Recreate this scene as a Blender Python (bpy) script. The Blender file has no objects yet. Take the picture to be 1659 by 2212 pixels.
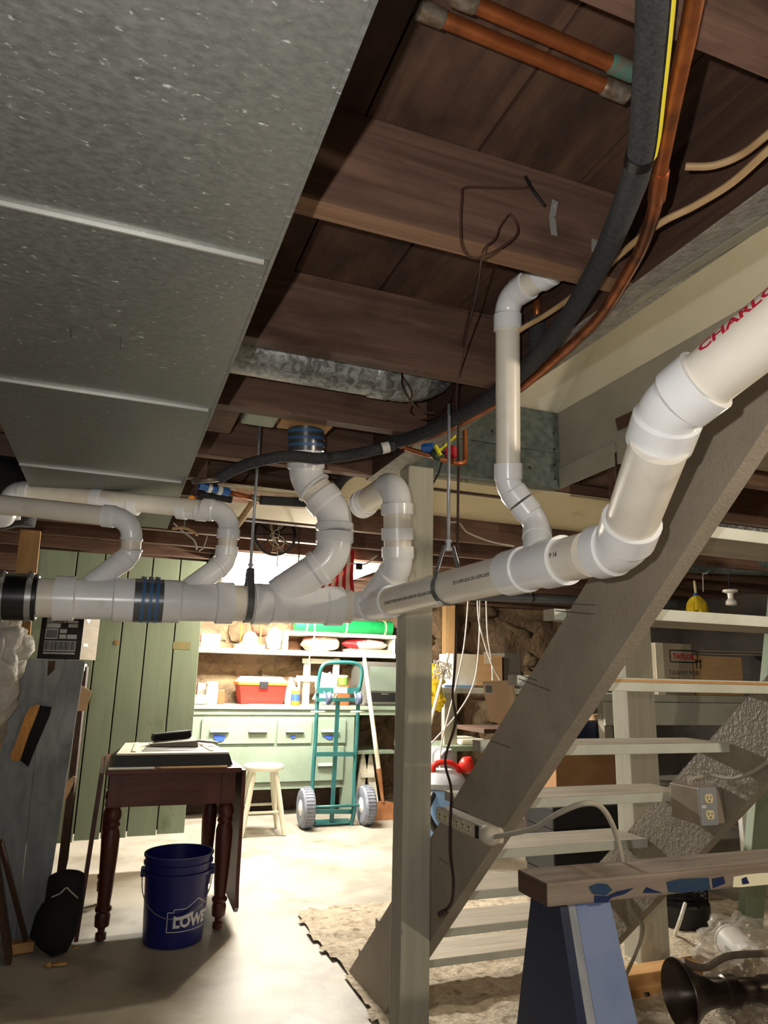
import bpy, bmesh, math, random
from mathutils import Vector, Matrix, noise
random.seed(7)
scene = bpy.context.scene
COL = scene.collection
# ---------------------------------------------------------------- camera
F, YAW, PIT, ROL, EYE = 1514.7, .356849, .227483, .0246754, 1.2
CX, CY = 829.5, 1106.0
_fw = Vector((math.sin(YAW)*math.cos(PIT), math.cos(YAW)*math.cos(PIT), math.sin(PIT)))
_r0 = Vector((math.cos(YAW), -math.sin(YAW), 0)); _u0 = _r0.cross(_fw)
_r = _r0*math.cos(ROL) + _u0*math.sin(ROL); _u = _u0*math.cos(ROL) - _r0*math.sin(ROL)
cd = bpy.data.cameras.new('camera'); cam = bpy.data.objects.new('camera', cd); COL.objects.link(cam)
cd.sensor_fit = 'HORIZONTAL'; cd.sensor_width = 36; cd.lens = F/1659*36; cd.clip_start = .02; cd.clip_end = 60
mw = Matrix.Identity(4)
for i in range(3):
    mw[i][0] = _r[i]; mw[i][1] = _u[i]; mw[i][2] = -_fw[i]
mw.translation = (0, 0, EYE)
cam.matrix_world = mw
scene.camera = cam
# ---------------------------------------------------------------- world, lights, exposure
w = bpy.data.worlds.new('world'); scene.world = w; w.use_nodes = True
w.node_tree.nodes['Background'].inputs[0].default_value = (.55, .6, .7, 1)
w.node_tree.nodes['Background'].inputs[1].default_value = .02
def point_light(name, loc, power, color, radius):
    l = bpy.data.lights.new(name, 'POINT'); l.energy = power; l.color = color; l.shadow_soft_size = radius
    o = bpy.data.objects.new(name, l); o.location = loc; COL.objects.link(o); return o
eye = Vector((0, 0, EYE))
point_light('phone_flash', eye - _r*.085 + _u*.05 - _fw*.02, 40, (1, .97, .93), .008)
point_light('stair_bulb_light', (2.0, .0, 1.78), 60, (1, .86, .66), .03)
point_light('stairwell_fill_light', (1.4, .3, 3.1), 9, (1, .95, .86), .05)  # added fill that brightens the beige stairwell wall, no lamp known here
point_light('storage_bulb_light', (3.6, 2.6, 1.8), 9, (1, .86, .68), .03)
scene.view_settings.view_transform = 'Standard'; scene.view_settings.look = 'None'
scene.view_settings.exposure = .0; scene.view_settings.gamma = 1; scene.view_settings.use_curve_mapping = False
# ---------------------------------------------------------------- placing helpers (a photograph pixel met with a known plane or distance)
def ray(x, y): return _r*((x-CX)/F) - _u*((y-CY)/F) + _fw
def P(x, y, a, v):
    d = ray(x, y); i = 'xyz'.index(a); return eye + d*((v-eye[i])/d[i])
def D(x, y, d): return eye + ray(x, y)*d
# ---------------------------------------------------------------- objects
def prop(o, label=None, cat=None, group=None, kind=None):
    if label: o['label'] = label
    if cat: o['category'] = cat
    if group: o['group'] = group
    if kind: o['kind'] = kind
    return o
def thing(name, loc, label, cat, group=None, rot=None):
    o = bpy.data.objects.new(name, None); COL.objects.link(o); o.location = loc; o.empty_display_size = .05
    if rot: o.rotation_euler = rot
    return prop(o, label, cat, group)
def origin(p):
    v = Vector((0, 0, 0))
    while p: v += Vector(p.location); p = p.parent
    return v
def frame_of(d):
    d = d.normalized(); a = Vector((0, 0, 1)) if abs(d.z) < .9 else Vector((1, 0, 0))
    x = a.cross(d).normalized(); return x, d.cross(x)
class MB:
    def __init__(s): s.v = []; s.f = []; s.sm = []; s.mi = []; s.cur = 0; s.soft = False
    def add(s, vs, fs, smooth=False):
        b = len(s.v); s.v += [Vector(p) for p in vs]
        for q in fs: s.f.append([i+b for i in q]); s.sm.append(smooth); s.mi.append(s.cur)
        return s
    def hexa(s, p):   # 8 points: bottom ring 0-3, top ring 4-7
        return s.add(p, [(3,2,1,0),(4,5,6,7),(0,1,5,4),(1,2,6,5),(2,3,7,6),(3,0,4,7)])
    def box(s, lo, hi, m=None, bev=0):
        x0,y0,z0 = lo; x1,y1,z1 = hi
        if bev > 0:
            bm = bmesh.new(); bmesh.ops.create_cube(bm, size=1)
            for v in bm.verts: v.co = Vector(((x0+x1)/2+v.co.x*(x1-x0), (y0+y1)/2+v.co.y*(y1-y0), (z0+z1)/2+v.co.z*(z1-z0)))
            bmesh.ops.bevel(bm, geom=bm.edges[:], offset=bev, segments=2, affect='EDGES', profile=.6)
            bm.verts.index_update(); vs = [v.co.copy() for v in bm.verts]; fs = [[v.index for v in f.verts] for f in bm.faces]; bm.free()
        else:
            vs = [Vector(q) for q in ((x0,y0,z0),(x1,y0,z0),(x1,y1,z0),(x0,y1,z0),(x0,y0,z1),(x1,y0,z1),(x1,y1,z1),(x0,y1,z1))]
            fs = [(3,2,1,0),(4,5,6,7),(0,1,5,4),(1,2,6,5),(2,3,7,6),(3,0,4,7)]
        if m: vs = [m @ q for q in vs]
        return s.add(vs, fs)
    def beam(s, a, b, w, t, up=(0,0,1), bev=0):   # bar from a to b, w across, t along up
        a = Vector(a); b = Vector(b); d = b-a; L = d.length; d.normalize(); u = Vector(up)
        x = d.cross(u).normalized(); u = x.cross(d)
        m = Matrix(((x.x,d.x,u.x,a.x),(x.y,d.y,u.y,a.y),(x.z,d.z,u.z,a.z),(0,0,0,1)))
        return s.box((-w/2,0,-t/2), (w/2,L,t/2), m, bev)
    def prism(s, pts, vec):
        n = len(pts); vec = Vector(vec); pts = [Vector(p) for p in pts]
        return s.add(pts+[p+vec for p in pts], [list(range(n))[::-1], list(range(n,2*n))]+[(i,(i+1)%n,n+(i+1)%n,n+i) for i in range(n)])
    def tube(s, path, r, n=16, caps=True, smooth=True):
        path = [Vector(p) for p in path]; k = len(path); rs = r if isinstance(r,(list,tuple)) else [r]*k
        ts = []
        for i in range(k):
            d = (path[min(i+1,k-1)]-path[max(i-1,0)])
            if d.length < 1e-9: d = ts[-1] if ts else Vector((0,0,1))
            ts.append(d.normalized())
        x, y = frame_of(ts[0]); vs = []; fs = []
        for i in range(k):
            t = ts[i]; x = (x - t*x.dot(t)).normalized(); y = t.cross(x)
            for j in range(n):
                a = 2*math.pi*j/n; vs.append(path[i]+(x*math.cos(a)+y*math.sin(a))*rs[i])
        for i in range(k-1):
            for j in range(n): fs.append((i*n+j, i*n+(j+1)%n, (i+1)*n+(j+1)%n, (i+1)*n+j))
        s.add(vs, fs, smooth)
        if caps:
            b = len(s.v)-len(vs)
            s.f.append([b+j for j in range(n)][::-1]); s.sm.append(False); s.mi.append(s.cur)
            s.f.append([b+(k-1)*n+j for j in range(n)]); s.sm.append(False); s.mi.append(s.cur)
        return s
    def lathe(s, o, ax, prof, n=24, smooth=True, caps=True):   # prof: (radius, height along axis)
        o = Vector(o); ax = Vector(ax).normalized(); x, y = frame_of(ax); vs = []; fs = []; k = len(prof)
        for r, h in prof:
            for j in range(n):
                a = 2*math.pi*j/n; vs.append(o+ax*h+(x*math.cos(a)+y*math.sin(a))*r)
        for i in range(k-1):
            for j in range(n): fs.append((i*n+j, i*n+(j+1)%n, (i+1)*n+(j+1)%n, (i+1)*n+j))
        s.add(vs, fs, smooth)
        if caps:
            b = len(s.v)-len(vs)
            for fa in ([b+j for j in range(n)][::-1], [b+(k-1)*n+j for j in range(n)]):
                s.f.append(fa); s.sm.append(False); s.mi.append(s.cur)
        return s
    def blob(s, c, r, seed=0, amp=.15, fr=3, sub=2, flat=None):   # uneven rounded lump
        s.soft = True
        bm = bmesh.new(); bmesh.ops.create_icosphere(bm, subdivisions=sub, radius=1); bm.verts.index_update()
        vs = []
        for v in bm.verts:
            q = v.co.normalized(); k = 1+amp*noise.noise(q*fr+Vector((seed*7.1, seed*3.3, seed)))+(amp*.45*noise.noise(q*fr*2.7+Vector((seed, seed*2.3, 5))) if sub > 3 else 0)
            vs.append(Vector(c)+Vector((q.x*r[0]*k, q.y*r[1]*k, q.z*r[2]*k)))
        if flat is not None: vs = [Vector((q.x,q.y,max(q.z,flat))) for q in vs]
        s.add(vs, [[v.index for v in f.verts] for f in bm.faces], True); bm.free(); return s
    def build(s, name, mat, parent=None, label=None, fix=True):
        o = origin(parent) if parent else Vector((0,0,0))
        if not parent and s.v:
            lo = Vector([min(p[i] for p in s.v) for i in range(3)]); hi = Vector([max(p[i] for p in s.v) for i in range(3)])
            o = Vector(((lo.x+hi.x)/2, (lo.y+hi.y)/2, lo.z))
        me = bpy.data.meshes.new(name); me.from_pydata([tuple(p-o) for p in s.v], [], s.f)
        for m in (mat if isinstance(mat,(list,tuple)) else [mat]): me.materials.append(m)
        me.polygons.foreach_set('use_smooth', s.sm); me.polygons.foreach_set('material_index', s.mi)
        if fix:
            bm = bmesh.new(); bm.from_mesh(me); bmesh.ops.recalc_face_normals(bm, faces=bm.faces[:])
            for e in bm.edges:
                if len(e.link_faces) == 2 and e.calc_face_angle(0) > (1.6 if s.soft else .6): e.smooth = False
            bm.to_mesh(me); bm.free()
        me.update()
        ob = bpy.data.objects.new(name, me); COL.objects.link(ob)
        if parent: ob.parent = parent
        else: ob.location = o
        if label: ob['label'] = label
        return ob
def link_copy(o, parent, loc, rot=None, sc=None):
    c = o.copy(); COL.objects.link(c); c.parent = parent; c.location = loc
    if rot: c.rotation_euler = rot
    if sc: c.scale = sc
    return c
def smooth(pts, n=8):   # Catmull-Rom through the points
    pts = [Vector(p) for p in pts]; q = [pts[0]*2-pts[1]]+pts+[pts[-1]*2-pts[-2]]; out = []
    for i in range(1, len(q)-2):
        p0,p1,p2,p3 = q[i-1:i+3]
        for k in range(n):
            t = k/n; out.append(.5*((2*p1)+(p2-p0)*t+(2*p0-5*p1+4*p2-p3)*t*t+(3*p1-p0-3*p2+p3)*t**3))
    return out+[pts[-1]]
def text_mesh(body, size, bold=0.0, align='LEFT'):
    c = bpy.data.curves.new('lettering', 'FONT'); c.body = body; c.size = size; c.offset = bold; c.align_x = align; c.resolution_u = 2
    o = bpy.data.objects.new('lettering', c); COL.objects.link(o); bpy.context.view_layer.update()
    me = bpy.data.meshes.new_from_object(o.evaluated_get(bpy.context.evaluated_depsgraph_get()))
    bpy.data.objects.remove(o); bpy.data.curves.remove(c)
    vs = [v.co.copy() for v in me.vertices]; fs = [list(p.vertices) for p in me.polygons]; bpy.data.meshes.remove(me); return vs, fs
def text_flat(body, size, o, xd, yd, mat, parent, bold=0, align='LEFT', name='lettering', lift=.0012, sx=1):
    vs, fs = text_mesh(body, size, bold, align); xd = Vector(xd).normalized(); yd = Vector(yd).normalized(); n = xd.cross(yd)
    m = MB(); m.add([Vector(o)+xd*v.x*sx+yd*v.y+n*lift for v in vs], fs)
    return m.build(name, mat, parent, fix=False)
def text_round(body, size, o, ax, r, up, mat, parent, bold=0, name='lettering', sx=1, flip=1):
    # text running along the axis of a pipe, wrapped on it; up = radial direction of the text's middle
    vs, fs = text_mesh(body, size, bold); ax = Vector(ax).normalized(); up = Vector(up); up = (up-ax*up.dot(ax)).normalized(); t = up.cross(ax)*flip
    bm = bmesh.new(); bv = [bm.verts.new(v) for v in vs]
    for f in fs:
        try: bm.faces.new([bv[i] for i in f])
        except ValueError: pass
    bmesh.ops.triangulate(bm, faces=bm.faces[:])
    bmesh.ops.subdivide_edges(bm, edges=[e for e in bm.edges if e.calc_length() > size*.35], cuts=2, use_grid_fill=True)
    bm.verts.index_update(); m = MB(); R = r*1.006+.0006
    out = []
    for v in bm.verts:
        a = (v.co.y-size*.35)/R; out.append(Vector(o)+ax*v.co.x*sx+up*math.cos(a)*R+t*math.sin(a)*R)
    m.add(out, [[v.index for v in f.verts] for f in bm.faces]); bm.free()
    return m.build(name, mat, parent, fix=False)
# ---------------------------------------------------------------- materials
def lin(c): return tuple(((x/12.92) if x <= .04045 else ((x+.055)/1.055)**2.4) for x in c)
def hx(r, g, b): return lin((r/255, g/255, b/255))
def mat(name, c1, c2=None, sc=(6,6,6), rough=.6, metal=0, bump=0, bsc=60, bdet=4, lo=.35, hi=.65, detail=5, c3=None, sc3=(2,2,2), lo3=.55, hi3=.7, dist=0, vor=False, spec=.5, rvar=0, bdist=.004, bst=(1,1,1)):
    m = bpy.data.materials.new(name); m.use_nodes = True; nt = m.node_tree; N = nt.nodes; L = nt.links; b = N['Principled BSDF']
    b.inputs['Roughness'].default_value = rough; b.inputs['Metallic'].default_value = metal; b.inputs['Specular IOR Level'].default_value = spec
    tc = N.new('ShaderNodeTexCoord')
    def mapped(s):
        mp = N.new('ShaderNodeMapping'); mp.inputs['Scale'].default_value = s; L.new(tc.outputs['Object'], mp.inputs['Vector']); return mp.outputs['Vector']
    def tex(s, det, di=0, v=False):
        if v:
            n = N.new('ShaderNodeTexVoronoi'); n.inputs['Scale'].default_value = 1; L.new(mapped(s), n.inputs['Vector']); return n.outputs['Color']
        n = N.new('ShaderNodeTexNoise'); n.inputs['Scale'].default_value = 1; n.inputs['Detail'].default_value = det; n.inputs['Roughness'].default_value = .6
        n.inputs['Distortion'].default_value = di; L.new(mapped(s), n.inputs['Vector']); return n.outputs['Fac']
    def ramp(inp, a, b_, ca, cb):
        r = N.new('ShaderNodeValToRGB'); r.color_ramp.elements[0].position = a; r.color_ramp.elements[1].position = b_
        r.color_ramp.elements[0].color = (*ca, 1); r.color_ramp.elements[1].color = (*cb, 1); L.new(inp, r.inputs['Fac']); return r.outputs['Color']
    col = None
    if c2 is None: b.inputs['Base Color'].default_value = (*c1, 1)
    else:
        t = tex(sc, detail, dist, vor)
        col = ramp(t, lo, hi, c1, c2)
        if rvar:
            rr = ramp(t, lo, hi, (max(0,rough-rvar),)*3, (min(1,rough+rvar),)*3); L.new(rr, b.inputs['Roughness'])
    if c3 is not None:
        k = ramp(tex(sc3, 6, .3), lo3, hi3, (0,0,0), (1,1,1)); mx = N.new('ShaderNodeMix'); mx.data_type = 'RGBA'
        L.new(k, mx.inputs['Factor']); mx.inputs['B'].default_value = (*c3, 1)
        if col is not None: L.new(col, mx.inputs['A'])
        else: mx.inputs['A'].default_value = (*c1, 1)
        col = mx.outputs['Result']
    if col is not None: L.new(col, b.inputs['Base Color'])
    if bump:
        bt = tex(tuple(bsc*k for k in bst), bdet); bn = N.new('ShaderNodeBump'); bn.inputs['Strength'].default_value = bump; bn.inputs['Distance'].default_value = bdist
        L.new(bt, bn.inputs['Height']); L.new(bn.outputs['Normal'], b.inputs['Normal'])
    return m
def wood(name, c1, c2, ax, rough=.75, fine=55, bump=.35, c3=None, lo3=.55, hi3=.7, sc3=(3,3,3), lo=.3, hi=.7):
    s = [fine]*3; s['xyz'.index(ax)] = 2.2
    t = [1.0]*3; t['xyz'.index(ax)] = .04
    return mat(name, c1, c2, sc=tuple(s), rough=rough, bump=bump, bsc=fine*1.6, bst=tuple(t), dist=.6, c3=c3, lo3=lo3, hi3=hi3, sc3=sc3, lo=lo, hi=hi, bdist=.002)
def emit(name, c, s):
    m = bpy.data.materials.new(name); m.use_nodes = True; b = m.node_tree.nodes['Principled BSDF']
    b.inputs['Base Color'].default_value = (*c, 1); b.inputs['Emission Color'].default_value = (*c, 1); b.inputs['Emission Strength'].default_value = s; return m
M = {}
M['galv'] = mat('galvanized_steel', hx(104,106,102), hx(132,134,129), sc=(70,130,70), rough=.42, metal=.5, rvar=.08, bump=.1, bsc=120, c3=hx(222,225,222), sc3=(62,120,62), lo3=.63, hi3=.74, spec=.5, lo=.3, hi=.7)
M['galv_old'] = mat('dull_galvanized_steel', hx(110,114,114), hx(178,182,182), sc=(40,40,40), rough=.42, metal=.6, rvar=.1, lo=.4, hi=.62, dist=1.2)
M['galv_dark'] = mat('dark_galvanized_steel', hx(84,94,94), hx(116,126,124), sc=(30,30,30), rough=.5, metal=.4)
M['cleat'] = mat('bright_steel_cleat', hx(190,190,184), rough=.35, metal=.5)
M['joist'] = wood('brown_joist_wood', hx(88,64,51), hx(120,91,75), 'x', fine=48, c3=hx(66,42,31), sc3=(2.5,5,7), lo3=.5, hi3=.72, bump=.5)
M['joist_lit'] = wood('pale_joist_edge', hx(112,82,60), hx(150,114,86), 'x', fine=70)
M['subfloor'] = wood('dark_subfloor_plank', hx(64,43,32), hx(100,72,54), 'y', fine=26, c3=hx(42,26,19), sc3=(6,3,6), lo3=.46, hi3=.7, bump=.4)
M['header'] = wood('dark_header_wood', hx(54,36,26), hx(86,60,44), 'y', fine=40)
M['lumber'] = wood('new_lumber', hx(196,150,96), hx(218,178,124), 'z', fine=40)
M['lumber_x'] = wood('new_lumber_lengthwise', hx(170,122,72), hx(204,160,104), 'x', fine=40)
M['pvc'] = mat('cream_pvc_pipe', hx(226,216,200), hx(236,229,215), sc=(9,9,9), rough=.33, c3=hx(196,184,166), sc3=(7,7,7), lo3=.62, hi3=.82)
M['pvcf'] = mat('white_pvc_fitting', hx(232,232,232), hx(240,240,240), sc=(9,9,9), rough=.25, c3=hx(206,202,198), sc3=(8,8,8), lo3=.64, hi3=.85)
M['black_rubber'] = mat('black_rubber', hx(16,16,18), rough=.3)
M['steel'] = mat('steel_band', hx(160,160,158), rough=.3, metal=.6)
M['dark_steel'] = mat('dark_steel_shield', hx(104,106,108), rough=.28, metal=.6)
M['blue_band'] = mat('blue_clamp_band', hx(64,104,150), rough=.4)
M['zinc'] = mat('zinc_rod', hx(150,156,164), hx(182,186,190), sc=(20,20,20), rough=.32, metal=.3)
M['foam'] = mat('black_foam_insulation', hx(34,34,36), hx(58,58,60), sc=(160,160,160), rough=.85, bump=.5, bsc=220)
M['yellow'] = mat('yellow_stripe', hx(236,224,20), rough=.5)
M['copper'] = mat('aged_copper', hx(140,76,40), hx(184,108,62), sc=(14,14,14), rough=.4, metal=.7, c3=hx(96,62,42), sc3=(9,9,9), lo3=.5, hi3=.7)
M['solder'] = mat('soldered_tin', hx(150,142,130), hx(112,92,72), sc=(60,60,60), rough=.45, metal=.6)
M['verdigris'] = mat('verdigris_copper', hx(70,112,98), hx(112,82,62), sc=(50,50,50), rough=.8)
M['romex'] = mat('yellowed_cable', hx(176,142,98), hx(196,164,120), sc=(20,20,20), rough=.6)
M['beige'] = mat('beige_painted_board', hx(216,212,196), hx(224,220,205), sc=(4,4,4), rough=.6, c3=hx(190,184,166), sc3=(5,5,5), lo3=.66, hi3=.8)
M['greypaint'] = mat('grey_painted_board', hx(150,147,140), hx(162,159,152), sc=(5,5,5), rough=.65)
M['greyrough'] = mat('rough_grey_paint', hx(128,122,110), hx(156,150,138), sc=(30,30,30), rough=.8, bump=.8, bsc=90, bdist=.006)
M['stringer'] = mat('textured_taupe_paint', hx(146,135,119), hx(158,147,131), sc=(5,5,5), rough=.55, bump=.6, bsc=130, bdist=.004, c3=hx(130,120,105), sc3=(3,3,3), lo3=.5, hi3=.75)
M['stringer2'] = mat('heavy_textured_taupe_paint', hx(132,122,106), hx(146,136,120), sc=(5,5,5), rough=.5, bump=.55, bsc=55, bdet=2, bdist=.008, bst=(1,1.5,1.5))
M['tread'] = wood('worn_painted_tread', hx(156,146,128), hx(182,172,154), 'x', fine=30, c3=hx(140,130,112), sc3=(2.5,8,8), lo3=.55, hi3=.8, bump=.2)
M['tread_edge'] = mat('pale_green_tread_edge', hx(186,188,174), hx(204,206,194), sc=(6,6,6), rough=.6)
M['post'] = wood('olive_painted_post', hx(156,153,137), hx(172,168,152), 'z', fine=40, c3=hx(104,98,84), sc3=(14,14,3), lo3=.64, hi3=.74, bump=.3)
M['post_green'] = mat('sage_green_post', hx(120,132,110), hx(132,144,122), sc=(8,8,3), rough=.65)
M['sage'] = wood('sage_green_boards', hx(142,160,137), hx(156,174,151), 'z', fine=18, c3=hx(112,128,100), sc3=(4,4,4), lo3=.62, hi3=.8, bump=.15)
M['sagebench'] = mat('sage_green_bench_paint', hx(126,140,121), hx(138,152,133), sc=(4,4,4), rough=.5)
M['greywood'] = wood('grey_painted_plank', hx(120,124,128), hx(150,153,156), 'z', fine=24, c3=hx(92,94,98), sc3=(6,6,2), lo3=.6, hi3=.75)
M['darkwood'] = wood('dark_mahogany', hx(64,26,18), hx(92,42,28), 'z', fine=30, rough=.45, bump=.15)
M['darkwood_x'] = wood('dark_mahogany_lengthwise', hx(70,30,20), hx(100,48,32), 'x', fine=30, rough=.45, bump=.15)
M['cream'] = mat('cream_plastic', hx(214,204,180), hx(226,217,196), sc=(6,6,6), rough=.45)
M['black'] = mat('black_plastic', hx(22,22,24), rough=.45)
M['blackcloth'] = mat('black_cloth', hx(14,13,14), hx(26,24,24), sc=(12,12,12), rough=.9, bump=.4, bsc=30)
M['bristle'] = mat('black_bristle', hx(14,13,13), rough=.95)
M['brushwood'] = wood('amber_brush_wood', hx(176,116,52), hx(206,150,78), 'z', fine=40, rough=.4)
M['bluebucket'] = mat('navy_bucket_plastic', hx(18,24,98), hx(22,30,110), sc=(5,5,5), rough=.35)
M['white'] = mat('white_print', hx(232,232,230), rough=.6)
M['ink'] = mat('black_ink', hx(20,18,18), rough=.7)
M['grey_ink'] = mat('grey_ink', hx(78,74,72), rough=.7)
M['red_ink'] = mat('red_ink', hx(196,38,62), rough=.5)
M['cardboard'] = mat('tan_cardboard', hx(196,158,114), hx(208,172,128), sc=(5,5,40), rough=.85)
M['card_grey'] = mat('grey_tan_cardboard', hx(168,156,136), hx(180,168,148), sc=(5,5,40), rough=.85)
M['card_dark'] = mat('brown_black_carton', hx(44,36,34), rough=.6)
M['label'] = mat('white_sticker', hx(206,204,200), rough=.6)
M['ivory'] = mat('ivory_plastic', hx(214,202,160), rough=.35)
M['strip'] = mat('dusty_offwhite_plastic', hx(182,172,156), hx(198,189,174), sc=(20,20,20), rough=.6)
M['cord_beige'] = mat('dusty_beige_cord', hx(170,162,146), rough=.7)
M['cord_brown'] = mat('brown_cord', hx(52,30,24), rough=.6)
M['cord_white'] = mat('white_cord', hx(196,192,184), rough=.6)
M['rust'] = mat('rusty_wire', hx(72,44,30), rough=.8)
M['teal'] = mat('teal_enamel', hx(34,88,88), hx(40,98,96), sc=(6,6,6), rough=.35)
M['tyre'] = mat('grey_rubber_tyre', hx(106,110,120), hx(124,128,138), sc=(20,20,20), rough=.8)
M['caster'] = mat('blue_grey_caster', hx(70,80,104), rough=.5)
M['creamwood'] = mat('cream_painted_wood', hx(226,220,196), hx(234,229,208), sc=(8,8,8), rough=.5)
M['rustiron'] = mat('rusted_iron', hx(150,96,56), hx(176,120,76), sc=(18,18,18), rough=.75)
M['redplastic'] = mat('red_plastic', hx(216,40,28), rough=.4)
M['orangeplastic'] = mat('orange_plastic', hx(244,150,40), rough=.4)
M['whiteplastic'] = mat('white_plastic', hx(236,234,228), rough=.4)
M['glass'] = mat('greenish_screen_glass', hx(118,130,116), rough=.15)
M['tvgrey'] = mat('grey_television_plastic', hx(104,100,92), rough=.5)
M['amber'] = mat('amber_glass', hx(190,120,40), rough=.2)
M['greenroll'] = mat('green_plastic_film', hx(24,142,72), hx(30,160,84), sc=(20,20,20), rough=.4, bump=.3, bsc=40)
M['pinkbag'] = mat('pink_and_white_bag', hx(216,132,120), hx(238,222,206), sc=(5,5,3), rough=.5, lo=.45, hi=.55)
M['redbag'] = mat('red_and_white_bag', hx(210,40,44), hx(240,230,220), sc=(4,4,4), rough=.5, lo=.48, hi=.52)
M['clockwood'] = mat('clock_wood', hx(140,80,46), rough=.4)
M['tape'] = mat('blue_painters_tape', hx(48,84,190), rough=.6)
M['stone'] = mat('rubble_stone', hx(94,78,55), hx(134,112,80), sc=(5,5,5), rough=.9, bump=.8, bsc=26, bdist=.02, c3=hx(82,66,52), sc3=(4,4,4), lo3=.5, hi3=.7)
M['stone2'] = mat('reddish_rubble_stone', hx(116,82,60), hx(146,108,82), sc=(6,6,6), rough=.9, bump=.8, bsc=26, bdist=.02, c3=hx(104,64,48), sc3=(4,4,4), lo3=.5, hi3=.7)
M['mortar'] = mat('earthy_mortar', hx(108,88,66), hx(146,120,90), sc=(3,3,3), rough=.95, bump=1, bsc=20, bdist=.03, c3=hx(70,54,42), sc3=(2,2,2), lo3=.52, hi3=.7)
M['plaster'] = mat('white_lumpy_plaster', hx(176,172,164), hx(202,198,190), sc=(20,20,20), rough=.9, bump=.8, bsc=40, bdist=.01)
M['darkwall'] = mat('dark_basement_wall', hx(56,52,48), hx(74,70,64), sc=(3,3,3), rough=.9, bump=.5, bsc=20, bdist=.02)
M['soffit'] = mat('cream_soffit_panel', hx(206,194,160), hx(216,204,172), sc=(3,3,3), rough=.7, c3=hx(178,164,130), sc3=(4,4,4), lo3=.6, hi3=.75)
M['bluepaint'] = mat('navy_painted_board', hx(22,30,52), hx(28,38,66), sc=(8,8,8), rough=.5, c3=hx(104,92,78), sc3=(6,30,30), lo3=.7, hi3=.76)
M['lightblue'] = mat('chipped_light_blue_paint', hx(96,112,150), hx(112,126,160), sc=(6,6,6), rough=.6, c3=hx(190,188,176), sc3=(14,14,14), lo3=.68, hi3=.72)
M['sawbeam'] = wood('weathered_sawhorse_top', hx(110,96,84), hx(142,128,114), 'x', fine=30, c3=hx(84,72,62), sc3=(3,12,12), lo3=.5, hi3=.7)
M['greenpaint'] = mat('dark_teal_paint_flake', hx(38,64,72), hx(28,52,96), sc=(30,30,30), rough=.5)
M['whitepaint'] = mat('cream_paint_flake', hx(226,220,190), rough=.5)
M['bronze'] = mat('dark_bronze_horn', hx(58,48,40), hx(78,66,56), sc=(16,16,16), rough=.35, metal=.6)
M['wire'] = mat('black_wire_mesh', hx(24,24,26), rough=.35, metal=.4)
M['plastic_film'] = None
M['mopyellow'] = mat('yellow_mop_yarn', hx(222,190,20), hx(240,214,60), sc=(40,40,40), rough=.9, bump=.8, bsc=80)
M['porcelain'] = mat('white_porcelain', hx(224,220,210), rough=.25)
M['redflag'] = mat('flag_red', hx(190,40,50), rough=.8)
M['whiteflag'] = mat('flag_white', hx(232,226,214), rough=.8)
M['navy'] = mat('navy_case', hx(24,38,78), rough=.4)
M['vacblue'] = mat('blue_vacuum_tank', hx(120,160,214), hx(150,186,230), sc=(4,4,4), rough=.3)
M['graylid'] = mat('grey_vacuum_lid', hx(150,154,160), rough=.35)
M['bluepex'] = mat('blue_plastic_pipe', hx(40,100,180), rough=.4)
M['redvalve'] = mat('red_valve_enamel', hx(170,20,40), rough=.3)
M['greenvalve'] = mat('green_brass_valve', hx(52,70,58), hx(74,84,66), sc=(40,40,40), rough=.5, metal=.4)
M['dirt'] = mat('crumbled_concrete', hx(168,152,128), hx(204,192,170), sc=(34,34,34), rough=.95, bump=1, bsc=90, bdist=.01, c3=hx(126,106,82), sc3=(16,22,16), lo3=.55, hi3=.68)
m = bpy.data.materials.new('clear_plastic_film'); m.use_nodes = True; b = m.node_tree.nodes['Principled BSDF']
b.inputs['Base Color'].default_value = (.55,.5,.42,1); b.inputs['Roughness'].default_value = .12; b.inputs['Alpha'].default_value = .3; M['film'] = m
M['tube'] = emit('fluorescent_diffuser', (1, .96, .88), 600)
# ---------------------------------------------------------------- the setting
HJ, SUB = 1.95, 2.14
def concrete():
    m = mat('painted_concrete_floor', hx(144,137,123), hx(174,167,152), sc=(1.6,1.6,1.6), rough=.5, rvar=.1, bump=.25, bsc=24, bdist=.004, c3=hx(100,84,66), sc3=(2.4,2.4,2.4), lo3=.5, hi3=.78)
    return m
m = MB(); nx, ny = 70, 92
xs = [-1.7+6.9*i/nx for i in range(nx+1)]; ys = [-2+9.1*j/ny for j in range(ny+1)]
m.add([(x, y, -.004+.004*noise.noise(Vector((x*1.3, y*1.3, 0)))) for y in ys for x in xs], [(j*(nx+1)+i, j*(nx+1)+i+1, (j+1)*(nx+1)+i+1, (j+1)*(nx+1)+i) for j in range(ny) for i in range(nx)], True)
floor = m.build('floor', concrete(), None); prop(floor, 'worn cream painted concrete basement floor', None, kind='structure')
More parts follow.
